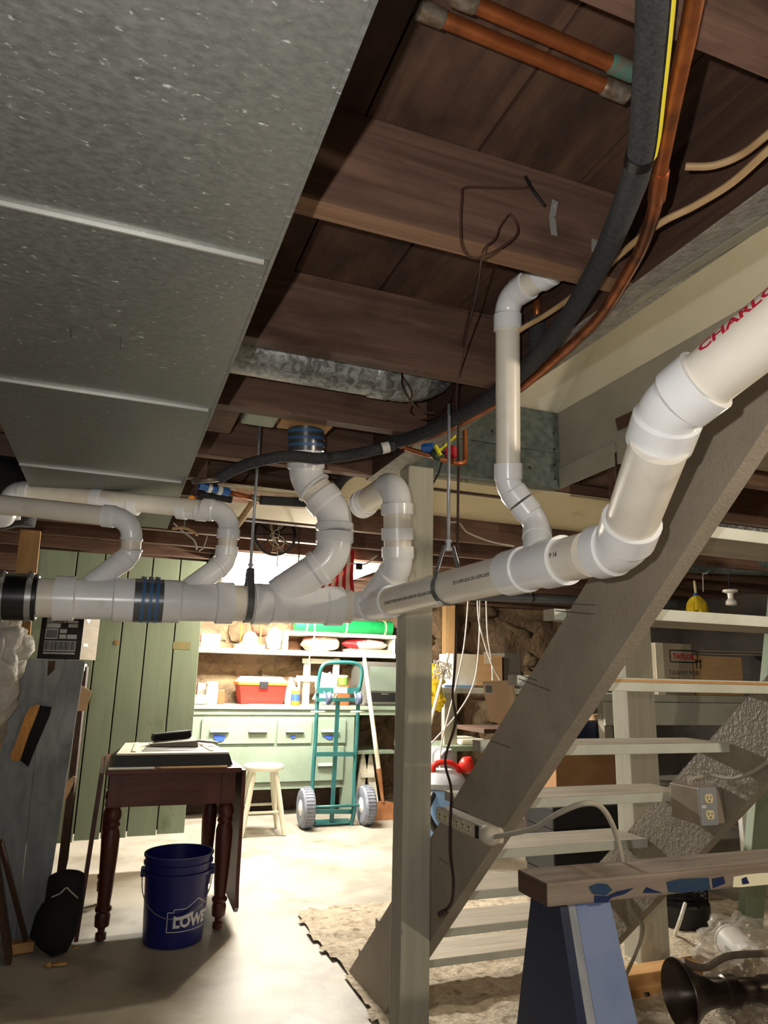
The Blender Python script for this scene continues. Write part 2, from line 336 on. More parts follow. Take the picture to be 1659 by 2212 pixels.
# broken patch of the floor under the stair
poly = [P(635,1975,'z',0), P(720,1962,'z',0), P(840,1951,'z',0), Vector((1.9,3.8,0)), Vector((3.4,3.5,0)), Vector((3.4,1.9,0)), Vector((1.35,1.95,0)), P(815,2230,'z',0), P(790,2190,'z',0), P(735,2090,'z',0), P(700,2062,'z',0), P(668,2030,'z',0)]
def inside(x, y):
    c = False; n = len(poly)
    for i in range(n):
        a, b = poly[i], poly[(i+1) % n]
        if (a.y > y) != (b.y > y) and x < (b.x-a.x)*(y-a.y)/(b.y-a.y)+a.x: c = not c
    return c
m = MB(); st = .022; idx = {}; vs = []; fs = []
x0, y0 = .9, 1.9; W, Hh = 115, 90
ok = lambda i, j: inside(x0+i*st+.03*noise.noise(Vector((i*.3,j*.3,4))), y0+j*st+.03*noise.noise(Vector((i*.3,j*.3,9))))
def vid(i, j):
    if (i,j) not in idx:
        x, y = x0+i*st, y0+j*st; h = .008+.012*noise.noise(Vector((x*9,y*9,0)))+.008*noise.noise(Vector((x*31,y*31,3)))
        idx[(i,j)] = len(vs); vs.append((x, y, max(.0015, h)))
    return idx[(i,j)]
for j in range(Hh):
    for i in range(W):
        if ok(i,j): fs.append((vid(i,j), vid(i+1,j), vid(i+1,j+1), vid(i,j+1)))
m.add(vs, fs, True); o = m.build('crumbled_concrete_patch', M['dirt'], floor); o['kind'] = 'stuff'
# walls
def struct(name, mb, mt, label):
    return prop(mb.build(name, mt, None), label, None, kind='structure')
m = MB(); NX, NZ = 92, 34
vs = []; fs = []
for j in range(NZ+1):
    for i in range(NX+1):
        x = -1.7+6.9*i/NX; z = 2.14*j/NZ; vs.append((x, 7.0-.05-.05*noise.noise(Vector((x*3.1, z*3.1, 2)))-.02*noise.noise(Vector((x*11, z*11, 5))), z))
for j in range(NZ):
    for i in range(NX): fs.append((j*(NX+1)+i, j*(NX+1)+i+1, (j+1)*(NX+1)+i+1, (j+1)*(NX+1)+i))
m.add(vs, fs, True)
wall_back = struct('wall_back', m, M['mortar'], 'earthy rubble stone wall behind the workbench')
protos = []
for k in range(6):
    mm = MB(); mm.blob((0,0,0), (.13, .05, .085), seed=k+3, amp=.7, fr=1.5, sub=2)
    protos.append(mm)
first = {}
for row in range(12):
    x = .4+random.random()*.25
    while x < 4.5:
        wd = random.choice((.14,.2,.26,.34,.42))*random.uniform(.85,1.15); z = .08+row*.165+random.uniform(-.04,.04)
        if z < 1.97 and random.random() < .8:
            k = random.randrange(6); mtl = random.choice(('stone','stone') if x > 2.2 else ('stone2','stone','stone2'))
            loc = Vector((x+wd/2, 6.955+random.uniform(-.015,.02), z)); sc = (wd/.26, random.uniform(.7,1.2), random.uniform(.7,1.3)); key = (k, mtl)
            rot = (random.uniform(-.2,.2), random.uniform(-.5,.5), random.uniform(-.2,.2))
            if key not in first:
                ob = protos[k].build('stone', M[mtl], wall_back); first[key] = ob
                for v in ob.data.vertices: v.co += origin(wall_back)
                ob.location = loc-Vector(wall_back.location); ob.scale = sc; ob.rotation_euler = rot
            else: link_copy(first[key], wall_back, loc-Vector(wall_back.location), rot, sc)
        x += wd*random.uniform(.9,1.2)
m = MB(); m.box((-1.85,-2,0), (-1.7,7.1,2.14)); struct('wall_left', m, M['darkwall'], 'dark basement wall on the left')
m = MB(); m.box((5.2,-2,0), (5.35,7.1,2.14)); struct('wall_right', m, M['darkwall'], 'dark basement wall on the right')
m = MB(); m.box((-1.85,-2.15,0), (5.35,-2,2.14)); struct('wall_front', m, M['darkwall'], 'dark basement wall opposite the workbench')
# ceiling: backing, planks, joists
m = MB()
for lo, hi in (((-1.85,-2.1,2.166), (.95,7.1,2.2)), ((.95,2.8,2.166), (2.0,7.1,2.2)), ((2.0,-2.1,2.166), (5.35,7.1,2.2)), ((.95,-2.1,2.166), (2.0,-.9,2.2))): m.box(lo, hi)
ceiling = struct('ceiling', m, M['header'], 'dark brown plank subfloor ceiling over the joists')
x = -1.7; pw = .2205
x = .314-pw*9
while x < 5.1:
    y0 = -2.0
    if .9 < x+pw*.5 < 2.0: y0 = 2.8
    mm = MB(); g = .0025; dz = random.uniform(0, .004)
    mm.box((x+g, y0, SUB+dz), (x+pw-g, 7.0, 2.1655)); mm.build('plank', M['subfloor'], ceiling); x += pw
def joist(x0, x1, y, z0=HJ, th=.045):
    mm = MB(); mm.box((x0, y, z0), (x1, y+th, SUB-.0005)); o = mm.build('joist', [M['joist'], M['joist_lit']], ceiling)
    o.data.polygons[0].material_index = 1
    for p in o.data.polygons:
        p.material_index = 1 if p.normal.z < -.9 and abs(y-.98) < .01 else 0  # lit underside of the near joist is painted in as a paler wood
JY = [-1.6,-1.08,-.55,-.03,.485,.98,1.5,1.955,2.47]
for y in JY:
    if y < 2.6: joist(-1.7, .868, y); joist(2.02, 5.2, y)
for y in (2.81, 3.12): joist(.3, 5.2, y, 2.095); joist(-1.7, .28, y)
joist(-1.7, 5.2, 3.52)
for y in (4.0, 4.45): joist(-1.7, 5.2, y)
for y in (4.92, 5.38, 5.85, 6.3, 6.75): joist(-1.7, .56, y); joist(1.78, 5.2, y)
m = MB(); m.box((.57,4.5,1.945), (1.77,6.9,1.96)); struct('trim_9', m, mat('white_bounce_board', hx(226,222,212), rough=.8), 'white board added as a bright reflector over the workbench light')  # added bounce board so the zone above the tubes glares white
# framing of the stair opening
m = MB(); m.box((.87,-1,HJ), (.955,2.55,SUB+.06), bev=.003); t = struct('trim_1', m, [M['header'], M['greyrough']], 'rough grey painted trimmer beam beside the stair opening')
for p in t.data.polygons: p.material_index = 1 if p.normal.z < -.5 else 0
m = MB(); m.prism([P(1332,680,'z',1.948), P(1659,481,'z',1.948), P(1700,430,'z',1.948), P(1700,455,'z',1.948)+Vector((-.02,0,0)), P(1380,640,'z',1.948)], (0,0,-.006)); m.build('paint_strip', mat('olive_grey_paint', hx(148,142,122), rough=.6), t)
m = MB(); m.box((1.92,-1,2.187), (2.0,2.8,2.47), bev=.002); struct('trim_2', m, M['greypaint'], 'dark grey painted fascia along the far side of the stair opening')
m = MB(); m.box((1.9195,-1,2.47), (2.02,2.8,3.3)); struct('wall_stairwell', m, M['beige'], 'beige painted stairwell wall above the stair')
m = MB(); m.prism([(.9,2.76,2.47), (.9,2.33,2.78), (.9,1.3,3.3), (.9,1.4,3.4), (.9,2.8,2.7), (.9,2.8,2.47)], (1.02,0,0)); struct('trim_3', m, M['beige'], 'sloping beige soffit closing the end of the stair opening')
m = MB(); m.box((.9,-1,3.3), (2.05,2.8,3.4)); struct('trim_4', m, M['beige'], 'beige landing ceiling over the stair opening')
m = MB(); m.box((.9,-1.1,2.2), (2.0,-1,3.3)); struct('trim_5', m, M['beige'], 'beige wall at the head of the stair')
m = MB(); m.box((.86,-1,2.2), (.9,2.8,3.3)); struct('trim_6', m, M['beige'], 'beige wall over the trimmer beam')
# sheet metal header box at the end of the stair opening
t = thing('sheet_metal_header', (1.38,2.75,2.086), 'dark galvanized sheet metal header box closing the end of the stair opening', 'duct')
m = MB(); m.box((.96,2.74,2.086), (1.919,2.8,2.469), bev=.002); m.build('front_panel', M['galv_dark'], t)
m = MB(); m.box((.97,2.734,2.26), (1.915,2.741,2.272)); m.build('seam', M['galv_dark'], t)
for q in ((1.1,2.36),(1.3,2.22),(1.55,2.32),(1.75,2.17),(1.89,2.2),(1.89,2.36),(1.89,2.28),(1.89,2.13)):
    m = MB(); m.lathe((q[0],2.74,q[1]), (0,-1,0), [(.006,-.002),(.006,.003),(.003,.005)], 8); m.build('rivet', M['black'], t)
t = thing('grey_panel_box', (1.92,2.4,2.08), 'grey painted sheet panels with a torn flap beside the stair opening', 'panel')
A = lambda x, y, X=1.917: P(x, y, 'x', X)
m = MB(); m.prism([A(1209,1014), A(1326,956), A(1329,1006), A(1211,1056)], (-.006,0,0)); m.build('panel', M['greypaint'], t)
m = MB(); m.prism([A(1334,955), A(1420,915), A(1420,990), A(1336,1003)], (-.006,0,0)); m.build('panel', M['greypaint'], t)
m = MB(); m.prism([A(1330,905), A(1450,850), A(1450,880), A(1335,930)], (-.003,0,0)); m.build('dark_gap', M['header'], t)
m = MB(); m.prism([A(1336,960,1.908), A(1362,950,1.908), A(1366,990,1.895), A(1340,1000,1.895)], (-.003,0,0)); m.build('flap', M['greypaint'], t)
# painted soffit panels beyond the stair opening
m = MB(); m.box((.93,2.81,2.075), (2.9,3.5,2.09)); sp = struct('trim_7', m, M['soffit'], 'cream painted soffit panel behind the metal header box')
m = MB(); m.beam(P(929,1056,'z',2.071), P(1100,1077,'z',2.071), .03, .006); m.build('batten', M['header'], sp)
m = MB(); m.box((.33,2.83,1.94), (.92,3.42,1.949)); sp = struct('trim_8', m, M['soffit'], 'cream and orange stained panel nailed under the joists')
m = MB(); m.box((.42,2.88,1.937), (.9,3.1,1.9405)); m.build('stain_board', mat('salmon_stain', hx(206,128,92), hx(206,188,152), sc=(5,3,5), rough=.8), sp)
# posts
def post(name, lo, hi, mt, label):
    m = MB(); m.box(lo, hi, bev=.006); return prop(m.build(name, mt, None), label, 'post')
post('support_post', (.94,2.275,0), (1.042,2.365,1.949), M['post'], 'olive grey painted wooden post standing against the left stair stringer')
post('support_post', (2.255,2.745,0), (2.41,2.86,1.949), M['post'], 'olive painted plank post standing behind the stair treads')
m = MB(); m.beam(P(1618,2010,'y',2.97)+Vector((0,0,-.02)), P(1692,1215,'y',2.97), .13, .05, up=(0,1,0), bev=.004)
for v in m.v: v.z = max(v.z, .001)
prop(m.build('leaning_board', M['post_green'], None), 'sage green board leaning at the right edge beside the black wire heater', 'board')
# ---------------------------------------------------------------- main air duct
DZ = 1.78
duct = thing('air_duct', (-.08,1.3,DZ), 'large flat galvanized steel air duct hung under the joists', 'duct')
DX0, DX1 = -.318, .158
seams = [-.9,-.3,.285,.915,1.555,2.235,2.70,3.06]
for a, b in zip(seams[:-1], seams[1:]):
    m = MB(); nx_, ny_ = 12, 12; vs = []; fs = []
    ph = random.random()*9
    for j in range(ny_+1):
        for i in range(nx_+1):
            u, v = i/nx_, j/ny_; bul = -.006*math.sin(math.pi*u)*math.sin(math.pi*v)+.002*noise.noise(Vector((u*3,v*3,ph)))*math.sin(math.pi*u)*math.sin(math.pi*v)
            vs.append((DX0+(DX1-DX0)*u, a+.002+(b-a-.004)*v, DZ+bul+(.0 if j else .002)))
    n0 = len(vs)
    for j in range(ny_):
        for i in range(nx_): fs.append((j*13+i, (j+1)*13+i, (j+1)*13+i+1, j*13+i+1))
    m.add(vs, fs, True)
    m.box((DX0,a+.002,DZ+.004), (DX0+.004,b-.002,1.945)); m.box((DX1-.004,a+.002,DZ+.004), (DX1,b-.002,1.945)); m.box((DX0,a+.002,1.94), (DX1,b-.002,1.945))
    o = m.build('duct_section', M['galv'], duct)
m = MB(); m.box((DX0,3.05,DZ), (DX1,3.06,1.945)); m.build('end_cap', M['galv'], duct)
for y in seams[1:-1]:
    m = MB(); m.box((DX0+.002,y-.0018,DZ-.0065), (DX1-.012,y+.0018,DZ+.004)); m.build('drive_cleat', M['cleat'], duct)
m = MB()
for y in seams[:-1]: pass
m.beam((DX1-.001,-.9,DZ+.002), (DX1-.001,3.06,DZ+.002), .006, .006); m.build('edge_seam', M['galv'], duct)
Tm = []
vs_ = [(-.055,1.33),(.02,1.33)]
m = MB()
for a, b in (((-.128,1.24),(-.045,1.24)), ((-.045,1.24),(-.045,1.295)), ((-.128,1.24),(-.128,1.28))):
    m.beam((a[0],a[1],DZ-.0068), (b[0],b[1],DZ-.0068), .0016, .0012)
m.build('stamped_frame', M['grey_ink'], duct)
text_flat('UL', .014, (-.075,1.262,DZ-.0074), (1,0,0), (0,-1,0), M['grey_ink'], duct)
# round branch duct between the joists
t = thing('branch_duct', (.5,1.73,1.95), 'small round galvanized branch duct tucked between two joists', 'duct')
yy, zz, rr = 1.75, 2.05, .082
m = MB(); m.tube([(.15,yy,zz), (.62,yy,zz)], rr, 28); m.build('pipe', M['galv_old'], t)
m = MB(); m.tube([(.60,yy,zz), (.606,yy,zz), (.66,yy,zz), (.665,yy,zz)], [rr+.001,rr+.004,rr+.004,rr+.001], 28); m.build('collar', M['galv_old'], t)
pts = [(.66,yy,zz), (.70,yy,zz), (.75,yy,zz+.012), (.79,yy,zz+.04), (.81,yy,zz+.085)]
m = MB(); pp = smooth(pts, 5); m.tube(pp, [rr*(1.0+.018*(i % 2)) for i in range(len(pp))], 28); m.build('crimped_elbow', M['galv_old'], t)
# ---------------------------------------------------------------- white drain pipe run
drain = thing('drain_pipe', (0.3,2.2,1.32), 'white plastic drain pipe run with elbows and branches crossing the basement', 'pipe')
def pipe(a, b, od, name='pipe', mt='pvc', lab=None):
    m = MB(); m.tube([a, b], od/2, 28); return m.build(name, M[mt], drain, lab)
def fitting(path, od, hub0=.045, hub1=.045, name='elbow', body=1.05, n=28, parent=None):
    # a bent or straight fitting: hub, body, hub
    path = [Vector(p) for p in path]; r = od/2; H = r*1.16
    L = [0]
    for i in range(1, len(path)): L.append(L[-1]+(path[i]-path[i-1]).length)
    tot = L[-1]
    def at(s):
        s = min(max(s,0),tot)
        for i in range(1, len(path)):
            if s <= L[i]+1e-9:
                k = (s-L[i-1])/max(1e-9, L[i]-L[i-1]); return path[i-1].lerp(path[i], k)
        return path[-1]
    st = []
    if hub0: st += [(0,r*1.02),(0.0005,H),(hub0,H),(hub0+.004,r*body)]
    else: st += [(0,r*body)]
    lo = st[-1][0]; hi = tot-(hub1+.004 if hub1 else 0)
    for x in L[1:-1]:
        if lo+.002 < x < hi-.002: st.append((x, r*body))
    if hub1: st += [(hi,r*body),(tot-hub1,H),(tot-.0005,H),(tot,r*1.02)]
    else: st += [(tot,r*body)]
    m = MB(); m.tube([at(s) for s, _ in st], [q for _, q in st], n); return m.build(name, M['pvcf'], parent or drain)
def arc(p0, c, p1, R, n=10):
    p0, c, p1 = Vector(p0), Vector(c), Vector(p1); a = (p0-c).normalized(); b = (p1-c).normalized()
    th = a.angle(b); t = R/math.tan(th/2); A_, B_ = c+a*t, c+b*t; O = c+(a+b).normalized()*(R/math.sin(th/2)); out = []
    va, vb = A_-O, B_-O; ang = va.angle(vb)
    for k in range(n+1):
        u = k/n; out.append(O+va*(math.sin((1-u)*ang)/math.sin(ang))+vb*(math.sin(u*ang)/math.sin(ang)))
    return out
def bend(p0, c, p1, od, R, s0=.05, s1=.05, name='elbow'):
    q = arc(p0, c, p1, R); a = (Vector(p0)-q[0]).normalized(); b = (Vector(p1)-q[-1]).normalized()
    path = [q[0]+a*s0]+q+[q[-1]+b*s1]; fitting(path, od, s0, s1, name); return path[0], path[-1]
def straight_fit(a, b, od, h0=.045, h1=.045, name='coupling'): return fitting([a, b], od, h0, h1, name)
O4, O3, O2 = .1143, .0889, .0603
YM = 2.28
def mx(xpx):  # point of the left main run under a picture column
    p = P(xpx, 1300, 'y', YM); k = (p.x+.45)/1.2; return Vector((p.x, YM, 1.388+.034*k))
# -- left main run
pipe(mx(-120), mx(30), O4*1.02, 'cast_pipe', 'black_rubber', 'dark pipe end at the left edge')
cpl = MB(); cpl.tube([mx(0), mx(2), mx(79), mx(81)], [O4/2*1.1, O4/2*1.19, O4/2*1.19, O4/2*1.1], 32); cpl = cpl.build('rubber_coupling', M['black_rubber'], drain, 'glossy black rubber coupling')
for q in ((-2,9), (57,70)):
    m = MB(); m.tube([mx(q[0]), mx(q[1])], O4/2*1.215, 32); m.build('hose_clamp', M['steel'], cpl)
    m = MB(); c = mx((q[0]+q[1])/2)+Vector((0,-.052,.052)); m.tube([c+Vector((0,-.012,-.014)), c+Vector((0,.012,.014))], .008, 8); m.build('clamp_screw', M['steel'], cpl)
pipe(mx(76), mx(125), O4)
def wye(x0, x1, x2, x3, od, bo, bpath, hubs=True):
    # main body from x0 to x3 with hubs x0-x1 and x2-x3, branch along bpath
    a, b, c, d = x0, x1, x2, x3
    m = MB(); r = od/2; H = r*1.16
    m.tube([a, a.lerp(b,.01), b, b.lerp(c,.04), c.lerp(b,.04), c, d.lerp(c,.01), d], [r*1.02,H,H,r*1.05,r*1.05,H,H,r*1.02], 32)
    o = m.build('wye_fitting', M['pvcf'], drain)
    return o
w1 = wye(mx(116), mx(160), mx(246), mx(289), O4, O2, None)
def shield(x0, x1):
    m = MB(); a, b = mx(x0), mx(x1); m.tube([a, b], O4/2*1.17, 32); s = m.build('shielded_coupling', M['dark_steel'], drain, 'steel shielded coupling with blue bands')
    for k in (.3, .55, .78):
        c = a.lerp(b, k); m = MB(); m.tube([c-Vector((.005,0,0)), c+Vector((.005,0,0))], O4/2*1.185, 32); m.build('clamp_band', M['blue_band'], s)
        m = MB(); m.tube([c+Vector((-.006,-.01,.068)), c+Vector((.008,.012,.068))], .006, 8); m.build('clamp_screw', M['steel'], s)
pipe(mx(285), mx(356), O4)
shield(289, 351)
w2 = wye(mx(350), mx(388), mx(467), mx(502), O4, O2, None)
pipe(mx(498), mx(552), O4)
w3 = wye(mx(546), mx(582), mx(704), mx(737), O4, O4, None)
JX = mx(745)
pipe(mx(733), JX+Vector((.02,-.004,0)), O4*.98)
# -- right run, 3 inch, from the reducing wye towards the camera
R0 = Vector((.80, 2.12, 1.424)); R1 = D(1065,1248,1.80); R2 = D(1300,1192,1.31)
R2 = R0+(R1-R0)*((R2-R0).dot(R1-R0)/(R1-R0).length_squared); 
rd = (R1-R0).normalized()
RB = D(1215,1210,1.48)
fitting(arc(JX, Vector((.775,2.27,1.424)), R0, .06, 8), O3, .0, .03, 'elbow', 1.12)
def rt(px_):  # point on the right run under a picture column
    best = None
    for k in range(401):
        q = R0.lerp(RE, -.1+1.3*k/400); d = q-eye; z = d.dot(_fw); xx = CX+F*d.dot(_r)/z
        if best is None or abs(xx-px_) < best[0]: best = (abs(xx-px_), q)
    return best[1]
RE = D(1345,1180,1.27)
w4 = wye(rt(772), rt(795), rt(822), rt(846), O3, O3, None)
pipe(rt(838), rt(1118), O3)
w5 = wye(rt(1100), rt(1138), rt(1180), rt(1222), O3, O2, None)
pipe(rt(1215), rt(1275), O3)
# elbow up beside the stair stringer
E1 = RE; N1 = D(1425,960,1.075); N2 = D(1450,880,1.05); N3 = D(1620,745,.955); N4 = N3+(N3-N2)*3
a, b = bend(R0, E1, N1, O3, .075, .04, .048)
pipe(b-(N1-E1).normalized()*.01, N1+(E1-N1).normalized()*.0, O3)
c, d = bend(E1, N2, N3, O3, .07, .048, .045)
pipe(b, c, O3, 'pipe')
CH = pipe(d, N4, O3, 'pipe')
# lettering on the pipes
ax = (N4-d).normalized()
text_round('CHARLOTTE', .026, d+ax*.026, ax, O3/2, (-_fw*.70+_u*.70), M['red_ink'], drain, .0008, sx=1.2)
axr = (RE-R0).normalized()
text_round('CHARLOTTE PIPE 3 IN PVC-DWV ASTM F 891 CELLULAR CORE', .0115, rt(858)+axr*.0, axr, O3/2, (-_fw*.97+_u*.12), M['grey_ink'], drain, .0004)
text_round('CP-113-FPC-DUV CP-113-FPC-DUV MADE', .0115, rt(1012), axr, O3/2, (-_fw*.95+_u*.2), M['grey_ink'], drain, .0004)
text_round('9 16', .014, rt(1226), axr, O3/2, (-_fw*.9+_u*.25), M['grey_ink'], drain, .0004)
axn = (N1-b).normalized()
text_round('NRD   CT.8 728', .013, b+axn*.06, axn, O3/2, (-_fw*.55+_r*.85), M['grey_ink'], drain, .0004)
# -- riser into the joist bay by the stair
O2_ = O2; O2 = .0568
wc = rt(1160); r0 = D(1155,1170,1.70); 
V0 = Vector(D(1100,1040,1.64)); V1 = D(1096,668,1.64)
S0 = D(1160,1130,1.62); S1 = D(1098,1050,1.64)
m = MB(); m.tube([wc, wc.lerp(S0,.72)], O2/2*1.12, 24); m.build('branch_hub', M['pvcf'], w5)
a, b = bend(wc, S0, S1, O2, .05, .03, .03)
c, d = bend(S0, S1, V1, O2, .05, .03, .036)
T1 = D(1096,645,1.64); T2 = D(1190,585,1.52)
e, f_ = bend(V0, T1, T2, O2, .045, .036, .034)
pipe(d, e, O2)
pipe(f_, T2, O2); fitting([T2-(T2-T1).normalized()*.03, T2+(T2-T1).normalized()*.05], O2, .03, .03, 'coupling')
O2 = O2_
# -- far left branches
B1 = [D(-60,1083,2.16), D(215,1112,2.16), D(275,1160,2.16), D(245,1210,2.16), mx(185)+Vector((0,0,.03))]
b0, b1, b2 = D(-60,1083,2.18), D(290,1121,2.18), D(288,1200,2.18)
bb = mx(190)+Vector((0,0,.04))
a, b = bend(b0, b1, D(280,1190,2.18), O2, .06, .034, .004)
c, d = bend(b1, D(281,1200,2.18), bb, O2, .035, .004, .03)
pipe(b0, a, O2); pipe(b, c, O2)
pipe(d, bb, O2*1.1, 'branch_hub', 'pvcf')
c0 = D(60,1062,2.36); c1 = D(498,1106,2.30); c2 = D(487,1215,2.28); cc = mx(405)+Vector((0,0,.04))
a, b = bend(c0, c1, c2, O2*1.05, .06, .034, .03)
c, d = bend(c1, c2, cc, O2*1.05, .05, .03, .01)
pipe(c0, a, O2*1.02); pipe(b, c, O2*1.02); pipe(d, cc, O2*1.12, 'branch_hub', 'pvcf')
fitting([D(200,1077,2.34), D(300,1091,2.33)], O2*1.02, .03, .03, 'tee_fitting'); fitting([D(385,1098,2.32), D(445,1104,2.31)], O2*1.02, .03, .03, 'coupling')
bend(D(62,1063,2.36), D(20,1058,2.37), D(18,1140,2.36), O2*1.05, .045, .03, .05)
m = MB(); m.lathe(D(6,1110,2.30), -_fw, [(.045,0),(.045,.02),(.04,.026)], 24); m.build('cleanout_cap', M['pvcf'], drain)
# -- big S shaped branch
G0 = D(660,925,2.36); G1 = D(662,1050,2.36); G2 = D(723,1130,2.33); G3 = D(708,1215,2.30); G4 = mx(600)+Vector((0,0,.03))
G0 = D(660,915,2.36)
a, b = bend(D(661,985,2.36), D(661,1035,2.36), D(722,1100,2.34), O4*.95, .09, .02, .008)
c, d = bend(D(661,1035,2.36), D(724,1108,2.34), D(722,1180,2.32), O4*.95, .10, .0405, .02)
e, f_ = bend(D(724,1108,2.34), D(722,1205,2.31), G4, O4*.95, .10, .03, .02)
pipe(b, c, O4*.95); pipe(d, e, O4*.95, 'pipe', 'pvcf'); pipe(f_, G4, O4*.98, 'branch_hub', 'pvcf')
pipe(D(660,935,2.36), a, O4*.95, 'pipe', 'pvcf')
g = [D(661,922,2.36), D(661,975,2.36)]
m = MB(); m.tube(g, O4/2*1.06, 32); s = m.build('shielded_coupling', M['dark_steel'], drain, 'steel shielded coupling with blue bands below the joist')
for k in (.2, .48, .76):
    q = g[0].lerp(g[1], k); ad = (g[1]-g[0]).normalized(); m = MB(); m.tube([q-ad*.005, q+ad*.005], O4/2*1.08, 32); m.build('clamp_band', M['blue_band'], s)
m = MB(); m.tube([D(661,840,2.36), D(661,925,2.36)], O4/2*1.02, 24); m.build('iron_stub', M['rust'], drain)
# -- branch against the post
H1 = D(857,1040,2.26); H2 = D(860,1225,2.24); H3 = rt(806)+Vector((0,0,.02)); H0 = D(782,1090,2.52)
a, b = bend(H0, H1, H2, O3, .062, .0, .035)
pipe(H0, a, O3); fitting([H0, H0+(H1-H0)*.22], O3, .03, .0, 'coupling')
c, d = bend(H1, H2, H3, O3, .06, .035, .01)
pipe(b, c, O3); pipe(d, H3, O3*1.08, 'branch_hub', 'pvcf')
m = MB(); k0 = D(858,1140,2.245); k1 = D(859,1166,2.245); m.tube([k0,k1], O3/2*1.16, 28); m.build('coupling', M['pvcf'], drain)
# ---------------------------------------------------------------- pipe hangers
def hanger(top, base, name_label, od, axd, clev=True):
    t = thing('pipe_hanger', base, name_label, 'pipe hanger')
    m = MB(); m.tube([top, base+Vector((0,0,.11 if clev else .09))], .0048, 10); m.build('threaded_rod', M['zinc'], t)
    axd = Vector(axd).normalized(); side = axd.cross(Vector((0,0,1))).normalized(); up = side.cross(axd); R = od/2*1.04
    loop = []
    apex = base+Vector((0,0,.112 if clev else .098))
    loop.append(apex-side*.012)
    for k in range(25):
        a_ = math.radians(150+ (240*k/24)); loop.append(base+side*math.cos(a_)*R+up*math.sin(a_)*R)
    loop.append(apex+side*.012)
    m = MB()
    vs = []; fs = []; hw = .0105
    n = len(loop)
    for i, q in enumerate(loop):
        nrm = (q-base); nrm = (nrm-axd*nrm.dot(axd)).normalized()
        vs += [q-axd*hw, q+axd*hw, q+axd*hw+nrm*.0022, q-axd*hw+nrm*.0022]
    for i in range(n-1):
        for j in range(4): fs.append((i*4+j, i*4+(j+1)%4, (i+1)*4+(j+1)%4, (i+1)*4+j))
    m.add(vs, fs); m.build('strap_loop', M['dark_steel'], t)
    m = MB(); m.lathe(apex-Vector((0,0,.012)), (0,0,1), [(.010,0),(.010,.008),(.006,.008),(.006,.022),(.009,.022),(.009,.03)], 6, smooth=False); m.build('nut', M['zinc'], t)
hb = mx(536); hanger(Vector((hb.x,hb.y,HJ+.1)), hb, 'threaded rod hanger with dark strap under the left part of the drain pipe', O4, (1,0,0))
hb = rt(968); hanger(Vector((hb.x,hb.y,HJ+.0)), hb, 'zinc rod hanger with steel loop around the slanting drain pipe', O3, axr)
# ---------------------------------------------------------------- staircase
SL, CU, CL = -.905, 2.79, 2.43
stair = thing('staircase', (1.4,2.3,0), 'open wooden basement stair with taupe textured stringers and worn treads', 'staircase')
for X, mt, lab in ((1.043,'stringer',None), (1.865,'stringer2',None)):
    yt = .25
    m = MB(); m.prism([(X,(CU-.0)/.905,.0), (X,CL/.905,.0), (X,yt,CL+SL*yt), (X,yt-.2,CU+SL*yt)], (.04,0,0)); m.build('stringer', M[mt], stair)
TZ = [1.55+.178*3,1.55+.178*2,1.55+.178,1.55,1.375,1.207,1.014,.839,.647,.468,.288,.122]
YB = [1.205-.195*3,1.205-.195*2,1.205-.195,1.205,1.398,1.584,1.797,1.99,2.202,2.4,2.6,2.78]
for i, z in enumerate(TZ):
    yb = YB[i]; yf = (CU-z)/.905+.025
    m = MB(); th = .036 if i == 5 else .029
    if z < 1.6: m.box((1.046,yf-.05,z-.028), (1.082,yf,z))
    m.box((1.083,yb,z-th), (1.864,yf,z), bev=.003)
    o = m.build('tread', [M['tread'], M['tread_edge']], stair)
    for p in o.data.polygons:
        if p.normal.y < -.7: p.material_index = 1
    if i == 5:
        m = MB(); m.box((1.09,yb-.003,z-.011), (1.86,yb+.004,z-.004)); m.build('bare_wood_strip', M['lumber_x'], o)
for k, (a, b) in enumerate((((1200,1303),(1286,1307)), ((1200,1319),(1284,1327)), ((1108,1452),(1160,1470)), ((1120,1466),(1188,1492)), ((1060,1600),(1104,1616)), ((975,1742),(1010,1755)), ((948,1852),(968,1868)))):
    m = MB(); m.beam(P(*a,'x',1.0428), P(*b,'x',1.0428), .0022, .001, up=(1,0,0)); m.build('crack', M['grey_ink'], stair)
# ---------------------------------------------------------------- power strip, outlet box, cords
f1 = 1.04
a = P(957,1757,'x',1.022); b = P(1072,1806,'x',1.022)
ps = thing('power_strip', (1.02,2.0,.76), 'dusty off-white power strip screwed to the left stair stringer', 'power strip')
dr = (b-a).normalized(); up = Vector((1,0,0)).cross(dr)*-1
if up.z < 0: up = -up
m = MB(); m.beam(a, b, .042, .05, up=(1,0,0), bev=.006); m.build('body', M['strip'], ps)
L = (b-a).length
for k in range(6):
    c = a+dr*(L*(.1+.115*k))-Vector((.0225,0,0)); c.x = 1.022-.0255
    m = MB(); m.lathe(c, (-1,0,0), [(.013,0),(.013,.0015)], 16); s = m.build('socket', M['ivory'], ps)
    m = MB()
    for dx, dz in ((-.004,.004),(.004,.004),(0,-.006)): m.box((c.x-.0026,c.y+dx-.0012,c.z+dz-.003), (c.x-.001,c.y+dx+.0012,c.z+dz+.003))
    m.build('slots', M['ink'], s)
c = a+dr*L*.82; m = MB(); m.box((.992,c.y-.008,c.z-.017), (.999,c.y+.008,c.z+.017), bev=.002); m.build('rocker_switch', M['black'], ps)
c = a+dr*L*.97; m = MB(); m.lathe(Vector((1.01,c.y,c.z)), dr, [(.02,-.03),(.026,-.02),(.026,.01),(.02,.02),(.008,.026)], 16); m.build('end_boss', M['strip'], ps)
